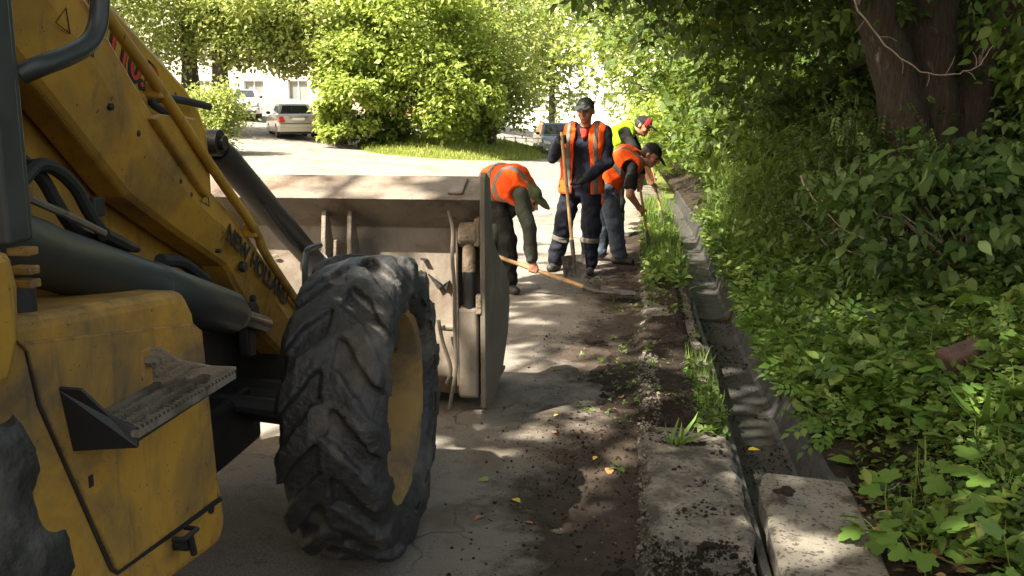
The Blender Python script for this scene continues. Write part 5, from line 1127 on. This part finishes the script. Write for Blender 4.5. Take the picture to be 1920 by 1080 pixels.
def blades(name, label, n, xr, yr, hgt, mat, dens=None, pitch=1.15, wid=1.0, thresh=.3, cat='grass', seed=1.0, T=BLADE, lean=.3):
    x = xr[0]+(xr[1]-xr[0])*rng.random(n*2); y = yr[0]+(yr[1]-yr[0])*rng.random(n*2); k = n2(x, y, 2.2, seed) > thresh
    if dens is not None: k &= dens(x, y) > rng.random(len(x))
    x, y = x[k][:n], y[k][:n]; m = len(x); V0, F0 = T; Tw = (V0*np.array([wid, 1, 1], np.float32), F0)
    zz = surfz(x, y) if xr[1] < 20 and yr[1] < 30 else risez(x, y)
    V, F = scatter(Tw, np.stack([x, y, zz-.01], 1), rng.random(m)*6.28, pitch+rng.normal(size=m)*lean, rng.normal(size=m)*.2, hgt*np.clip(1+rng.normal(size=m)*.35, .3, 2))
    o = np_mesh(name, V, F, M[mat]); tag(o, label, cat, kind='stuff'); return o
patch('ground_cover', 'low creeping herbs covering the bank', 19000, (1.0, 3.4), (2.6, 9.5), OVATE, .046, 'herb', (.01, .10), thresh=.44, dens=bare, ybias=1.2)
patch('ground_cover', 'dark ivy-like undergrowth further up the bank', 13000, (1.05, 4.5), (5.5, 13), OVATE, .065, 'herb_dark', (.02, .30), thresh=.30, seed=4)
patch('clover_cover', 'tiny clover leaves between the larger weeds', 15000, (.97, 2.6), (2.4, 6.8), TRIF, .042, 'herb', (.0, .06), thresh=.40, dens=bare, seed=8)
patch('fern_cover', 'ferny weeds hanging over the gutter wall', 1300, (.87, 1.3), (4.6, 8.2), PINN, .15, 'herb_big', (.02, .12), pitch=.25, thresh=.46, seed=12)
patch('leafy_edge', 'leafy weeds bordering the gutter', 3600, (.88, 1.5), (4.8, 12.5), OVATE, .08, 'herb', (.02, .22), thresh=.34, seed=6)
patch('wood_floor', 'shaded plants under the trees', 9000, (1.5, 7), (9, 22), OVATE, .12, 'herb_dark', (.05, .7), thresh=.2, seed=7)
blades('feathery_weeds', 'soft bright green feathery weeds beside the far gutter', 9000, (.98, 2.0), (8.8, 15.5), .26, 'feather', dens=lambda x, y: sm(.9, 1.15, x), pitch=.8, wid=.55, thresh=.25, cat='weeds')
def tall(name, label, n, xr, yr, H, mat, size, T, cat='weeds', pitch=.5):
    x = xr[0]+(xr[1]-xr[0])*rng.random(n); y = yr[0]+(yr[1]-yr[0])*rng.random(n); f = rng.random(n)**.8; hh = H*(.55+.6*n2(x, y, 1.4, 9))
    P = np.stack([x+rng.normal(size=n)*.04, y+rng.normal(size=n)*.04, surfz(x, y)+f*hh], 1)
    V, F = scatter(T, P, rng.random(n)*6.28, pitch+rng.normal(size=n)*.45, rng.normal(size=n)*.4, size*np.clip(1+rng.normal(size=n)*.3, .4, 1.8)); o = np_mesh(name, V, F, M[mat]); tag(o, label, cat, kind='stuff')
patch('overhanging_weeds', 'weeds drooping over the gutter wall', 2600, (.83, 1.02), (5.2, 15), OVATE, .06, 'herb', (-.07, .10), thresh=.33, seed=51, cat='weeds')
tall('nettle_weeds', 'leafy upright weeds among the feathery ones', 2600, (1.0, 2.1), (8.4, 15.5), .9, 'herb', .085, OVATE, pitch=-.2)
tall('horsetail_weeds', 'tall fluffy light green weeds between gutter and shrubs', 13000, (1.0, 1.95), (9.3, 15.5), .95, 'feather', .13, (BLADE[0]*np.array([1.3, 1, 1], np.float32), BLADE[1]))
blades('kerb_grass', 'long grass growing on the kerb beside the digging worker', 4600, (.10, .46), (8.9, 16.5), .18, 'feather', pitch=.9, wid=.8, thresh=.28, lean=.5)
patch('kerb_weeds', 'broad weeds among the long kerb grass', 1300, (.05, .47), (8.3, 14.0), OVATE, .06, 'herb', (.01, .16), thresh=.25, cat='weeds')
blades('grass_tufts', 'thin grass tufts at the kerb edge above the gutter', 420, (.33, .49), (4.5, 6.3), .075, 'grass', pitch=.8, wid=1.0, thresh=.45, lean=.6)
patch('kerb_edge_weeds', 'small weeds on the kerb edge above the gutter', 420, (.30, .48), (4.4, 7.5), OVATE, .035, 'herb', (.0, .04), thresh=.45, cat='weeds', seed=2)
blades('sparse_grass', 'sparse short grass among the weeds on the bank', 420, (.97, 2.9), (2.6, 8), .17, 'grass', pitch=.8, thresh=.5, wid=.8, lean=.4)
patch('seedlings', 'tiny seedlings sprouting in the dark soil by the road', 420, (-.35, .42), (4.8, 8.2), TRIF, .035, 'herb', (.0, .02), thresh=.5, cat='seedlings')
def rise_mask(x, y): return (risez(x, y)-gz(x, y) > .02).astype(float)
blades('meadow_grass', 'sunlit grass on the rise across the road', 22000, (-12.5, -3.5), (34, 48), .13, 'grass_sun', dens=rise_mask, pitch=.55, wid=4.0, thresh=.05)
patch('leaf_litter', 'brown dead leaves littering the bank under the weeds', 3600, (.93, 2.8), (2.6, 8.5), OVATE, .042, 'litter', (.0, .04), thresh=.42, cat='litter', seed=21, tilt=.25)
patch('mixed_weeds', 'medium broad weeds mixed through the herbs of the bank', 1500, (1.05, 3.0), (2.6, 8.5), LOBED, .075, 'herb_big', (.04, .14), thresh=.46, seed=31, tilt=.35)
patch('lance_weeds', 'narrow-leaved pale weeds among the herbs', 3200, (.95, 3.0), (2.8, 9.5), LANCE, .075, 'grass', (.02, .14), thresh=.5, seed=61)
patch('fern_weeds', 'ferny weeds scattered over the bank', 700, (1.1, 3.0), (4.5, 9.5), PINN, .17, 'herb', (.04, .16), pitch=.35, thresh=.5, seed=41)
# individual weeds with large leaves, near the camera
LM = {}
def leaf_mesh(kind):
    if kind not in LM:
        V, F = {'lobed': LOBED, 'ovate': OVATE, 'blade': (BLADE[0]*np.array([3.2, 1, .6], np.float32), BLADE[1]), 'trif': TRIF}[kind]; me = bpy.data.meshes.new('leaf'); me.from_pydata(V.tolist(), [], F.tolist()); me.update(); shade_auto(me, 60); LM[kind] = me
    return LM[kind]
LMAT = {}
def weed(label, p, kind, n, size, spread, hgt, mat='herb_big', lean=None, name='weed'):
    p = np.array(p, float); t = thing(name, label, 'plant', tuple(p), group='large-leaved weeds'); s = MB()
    key = (kind, mat)
    if key not in LMAT: me = leaf_mesh(kind).copy(); me.name = 'leaf'; me.materials.clear(); me.materials.append(M[mat]); LMAT[key] = me
    for i in range(n):
        a = 6.283*i/n+rng.normal()*.35; rr = spread*(.45+.6*rng.random()); q = np.array([math.cos(a)*rr, math.sin(a)*rr, hgt*(.5+.6*rng.random())])
        if lean is not None: q += np.array(lean)*(.5+rng.random())
        o = bpy.data.objects.new('leaf', LMAT[key]); COL.objects.link(o); o.parent = t; sc = size*(.7+.6*rng.random()); o.scale = (sc, sc, sc)
        o.rotation_euler = (rng.normal()*.25-.15 if kind != 'blade' else .5+.3*rng.random(), rng.normal()*.3, a-math.pi/2+rng.normal()*.3); o.location = q
        s.tube(limb_path(p+np.array([0, 0, -.03]), p+q, 4, .1, .25), [.0022, .0018, .0015, .0012], 5)
    s.build('stalks', M['herb_big'], t); return t
def bp(u, v):
    """where a line of sight meets the bank"""
    r = ray(u, v); tt = np.arange(1.5, 20, .01); q = np.array([0, 0, CAM_H])+tt[:, None]*r
    k = np.argmax(q[:, 2] <= surfz(q[:, 0], q[:, 1])); return q[k]
WE = [('maple seedling with big lobed leaves at the corner of the cover slab', (1660, 1010), 'lobed', 8, .12, .10, .07, 'herb_big'),
      ('pale yellow-green broad leaf rosette above the cover slab', (1620, 890), 'ovate', 4, .11, .04, .05, 'grass'),
      ('two round leaves hanging over the gutter wall by the hole', (1545, 800), 'lobed', 4, .11, .10, .05, 'herb_big'),
      ('lobed-leaf weed to the right of the dark hole in the bank', (1690, 960), 'lobed', 9, .12, .11, .10, 'herb_big'),
      ('large lobed-leaf weed at the bottom edge right of the slab', (1730, 1060), 'lobed', 10, .12, .12, .11, 'herb_big'),
      ('lobed-leaf weed in the bottom right corner', (1880, 1040), 'lobed', 10, .12, .12, .12, 'herb_big'),
      ('lobed-leaf weed at the right edge above the corner weed', (1885, 930), 'lobed', 9, .11, .12, .10, 'herb_big'),
      ('broad weed in the middle right between the corner weed and the stone', (1800, 930), 'lobed', 8, .11, .11, .09, 'herb_big'),
      ('oval-leaf weed just below the red-brown stone', (1760, 790), 'ovate', 8, .10, .08, .05, 'herb_big'),
      ('dock plant with long leaves right below the stone', (1855, 800), 'blade', 8, .20, .04, .02, 'herb_big'),
      ('dandelion-like rosette left of the red-brown stone', (1690, 700), 'blade', 9, .17, .04, .02, 'herb_big'),
      ('large-leaved weed at the right edge above the stone', (1860, 610), 'lobed', 10, .15, .18, .22, 'herb_big'),
      ('large-leaved weed at the right of the bank below the dark shrub', (1780, 570), 'lobed', 8, .14, .14, .16, 'herb_big'),
      ('leafy weed above the bare soil of the bank', (1620, 590), 'ovate', 10, .11, .14, .12, 'herb'),
      ('dandelion rosette growing on the kerb by the soil edge', (1265, 835), 'blade', 12, .15, .03, .01, 'herb_big'),
      ('small weed sprouting at the kerb foot in the dark soil', (1165, 880), 'ovate', 5, .05, .03, .015, 'herb_big'),
      ('bunch of weeds on the gutter edge beside the bare soil', (1500, 720), 'blade', 10, .17, .04, .03, 'herb_big'),
      ('weed with wide leaves at the gutter edge halfway up the bank', (1450, 590), 'lobed', 9, .13, .15, .10, 'herb'),
      ('clump of wide leaves where the bank meets the tall feathery weeds', (1360, 470), 'lobed', 9, .14, .18, .14, 'feather')]
for lb, (u, v), kd, n, s_, sp_, hg, mt in WE: weed(lb, bp(u, v), kd, n, s_, sp_, hg, mt)
# bare dead branches
def dry(label, px, r=.008, side=()):
    P = [p+rng.normal(size=3)*r*.9 for p in smooth_path([atY(u, v, Y) for u, v, Y in px], 5)]; t = MB(); t.tube(P, list(np.linspace(r, r*.35, len(P))), 6)
    for i, d in side: q = P[i]; t.tube(smooth_path([q, q+np.array(d)*.5+np.array([.01, 0, .01]), q+np.array(d)], 4), r*.3, 5)
    o = t.build('dry_branch', M['twig'], smooth=True); tag(o, label, 'branch')
dry('pale bare branch sagging across the big trunks at the upper right', ((1590, -20, 6.9), (1645, 70, 6.9), (1715, 125, 6.9), (1775, 142, 6.9), (1830, 125, 6.9), (1862, 85, 6.9)), .0065, ((8, (.02, 0, -.10)), (12, (.0, .02, -.09)), (5, (.12, 0, -.03)), (15, (.05, 0, .12)), (18, (.08, 0, -.06)), (3, (-.06, 0, -.09)), (20, (-.03, 0, .10))))
dry('thin dead twig slanting down through the middle of the bank', ((1500, 330, 7.2), (1545, 395, 7.1), (1600, 440, 7.0), (1680, 476, 6.8)), .007, ((6, (-.10, 0, .06)),))
dry('forked reddish twig left of the bright weeds at the right', ((1720, 480, 6.6), (1680, 420, 6.7), (1635, 383, 6.8), (1650, 300, 6.9)), .008, ((9, (-.16, 0, .03)), (6, (.1, .0, .1))))
dry('short dry twig over the hole beside the slab', ((1620, 940, 3.9), (1650, 930, 3.9), (1690, 905, 3.9)), .005)
# pebbles and crumbs of soil
def crumbs(name, label, n, xr, yr, size, mat, dens, cat, zz=None):
    x = xr[0]+(xr[1]-xr[0])*rng.random(n*3); y = yr[0]+(yr[1]-yr[0])*rng.random(n*3); k = dens(x, y) > rng.random(len(x)); x, y = x[k][:n], y[k][:n]; m = len(x)
    OC = tpl([(1, 0, 0), (-1, 0, 0), (0, 1, 0), (0, -1, 0), (0, 0, .8), (0, 0, -.8)], [(0, 2, 4), (2, 1, 4), (1, 3, 4), (3, 0, 4), (2, 0, 5), (1, 2, 5), (3, 1, 5), (0, 3, 5)])
    s_ = size*np.exp(rng.normal(size=m)*.5); V, F = scatter(OC, np.stack([x, y, (surfz(x, y) if zz is None else gz(x, y)+zz)+s_*.3], 1), rng.random(m)*6.28, rng.normal(size=m)*.5, rng.normal(size=m)*.5, s_)
    V = V+(rng.random(V.shape)-.5)*size*.7; o = np_mesh(name, V, F, M[mat]); tag(o, label, cat, kind='stuff')
crumbs('soil_crumbs', 'crumbs of dark soil strewn along the road edge', 9000, (-1.0, .45), (2.6, 11), .0034, 'soil', lambda x, y: sm(-1.0, -.2, x)**2.5, 'soil crumbs')
crumbs('grit', 'pale grit on the soil and kerb', 2200, (-.9, .48), (2.6, 10), .0028, 'gutter_wall', lambda x, y: sm(-.9, .1, x), 'grit')
crumbs('kerb_rubble', 'crumbled concrete and earth along the kerb edges', 1500, (.02, .14), (2.6, 6), .0055, 'concrete', lambda x, y: np.ones_like(x), 'rubble')
crumbs('kerb_dirt', 'loose dark earth and grit lying on the kerb stones', 4200, (.08, .42), (3.0, 5.2), .0045, 'soil', lambda x, y: sm(.42, .58, n2(x, y, 6, 33)), 'dirt')
crumbs('gutter_silt', 'silt and scraps lying in the gutter', 1300, (.52, .82), (4.0, 11), .004, 'bank', lambda x, y: sm(.4, .6, n2(x, y, 3, 34)), 'silt', -.212)
crumbs('bank_crumbs', 'crumbs of earth on the bank', 2500, (.97, 2.4), (3, 7.5), .010, 'bank', lambda x, y: np.ones_like(x), 'soil crumbs')
for lb, (u, v), s_ in (('black lump of soil on the pale kerb stone at the bottom', (1327, 1024), .028), ('flat clod of soil stuck on the cover slab', (1465, 975), .045)):
    q = bp(u, v); t = MB()
    if 'slab' in lb: q = np.array([.60, 3.74, .098])
    for k in range(7): t.ball(q+np.array([rng.normal()*.4*s_, rng.normal()*.4*s_, .15*s_]), (s_*.5, s_*.5, s_*(.35 if 'black' in lb else .15)), 8, 5)
    o = t.build('soil_clod', M['soil'], smooth=True); tag(o, lb, 'clod')
# fallen leaves
def fallen(px, mat, size, label):
    u, v = px; q = bp(u, v); me = leaf_mesh('ovate').copy(); me.name = 'fallen_leaf'; me.materials.clear(); me.materials.append(M[mat]); o = link('fallen_leaf', me); s_ = size*(.8+.4*rng.random())
    o.scale = (s_*1.1, s_, s_); o.rotation_euler = (rng.normal()*.12, rng.normal()*.15, rng.random()*6.28); o.location = q+np.array([0, 0, .008]); tag(o, label, 'leaf', 'fallen leaves')
for px, mt, s_, lb in (
    ((916, 904), 'fallen_green', .085, 'pale green fallen leaf lying alone on the asphalt by the tyre'),
    ((1402, 846), 'fallen_yellow', .05, 'bright yellow leaf lying in the wet gutter'),
    ((1142, 880), 'fallen_brown', .06, 'orange-brown fallen leaf in the middle of the dark soil'),
    ((1047, 779), 'fallen_yellow', .045, 'yellow leaf on the asphalt right of the bucket, left of a pair'),
    ((1086, 775), 'fallen_yellow', .042, 'yellow leaf at the soil edge right of the bucket, right of a pair'),
    ((962, 938), 'fallen_yellow', .045, 'yellow leaf on the road just below the pale green leaf'),
    ((1022, 612), 'fallen_yellow', .036, 'small yellow leaf on the sunny road below the long shovel shaft'),
    ((1118, 858), 'fallen_yellow', .036, 'small yellow leaf on the soil beside the orange-brown leaf'),
    ((1165, 748), 'fallen_brown', .05, 'larger brown leaf on the soil level with the bucket bottom'),
    ((1120, 633), 'fallen_brown', .045, 'brown leaf on the road edge below the shovel blade'),
    ((1038, 815), 'fallen_brown', .042, 'brown leaf on the asphalt below the pair of yellow leaves'),
    ((1030, 720), 'fallen_brown', .042, 'brown leaf on the asphalt right of the bucket side plate'),
    ((1320, 858), 'fallen_brown', .045, 'brown leaf on the kerb below the dandelion rosette'),
    ((905, 970), 'fallen_brown', .05, 'brown leaf on the road nearest to the tyre'),
    ((1000, 985), 'fallen_brown', .045, 'brown leaf on the road at the soil edge near the bottom')): fallen(px, mt, s_, lb)
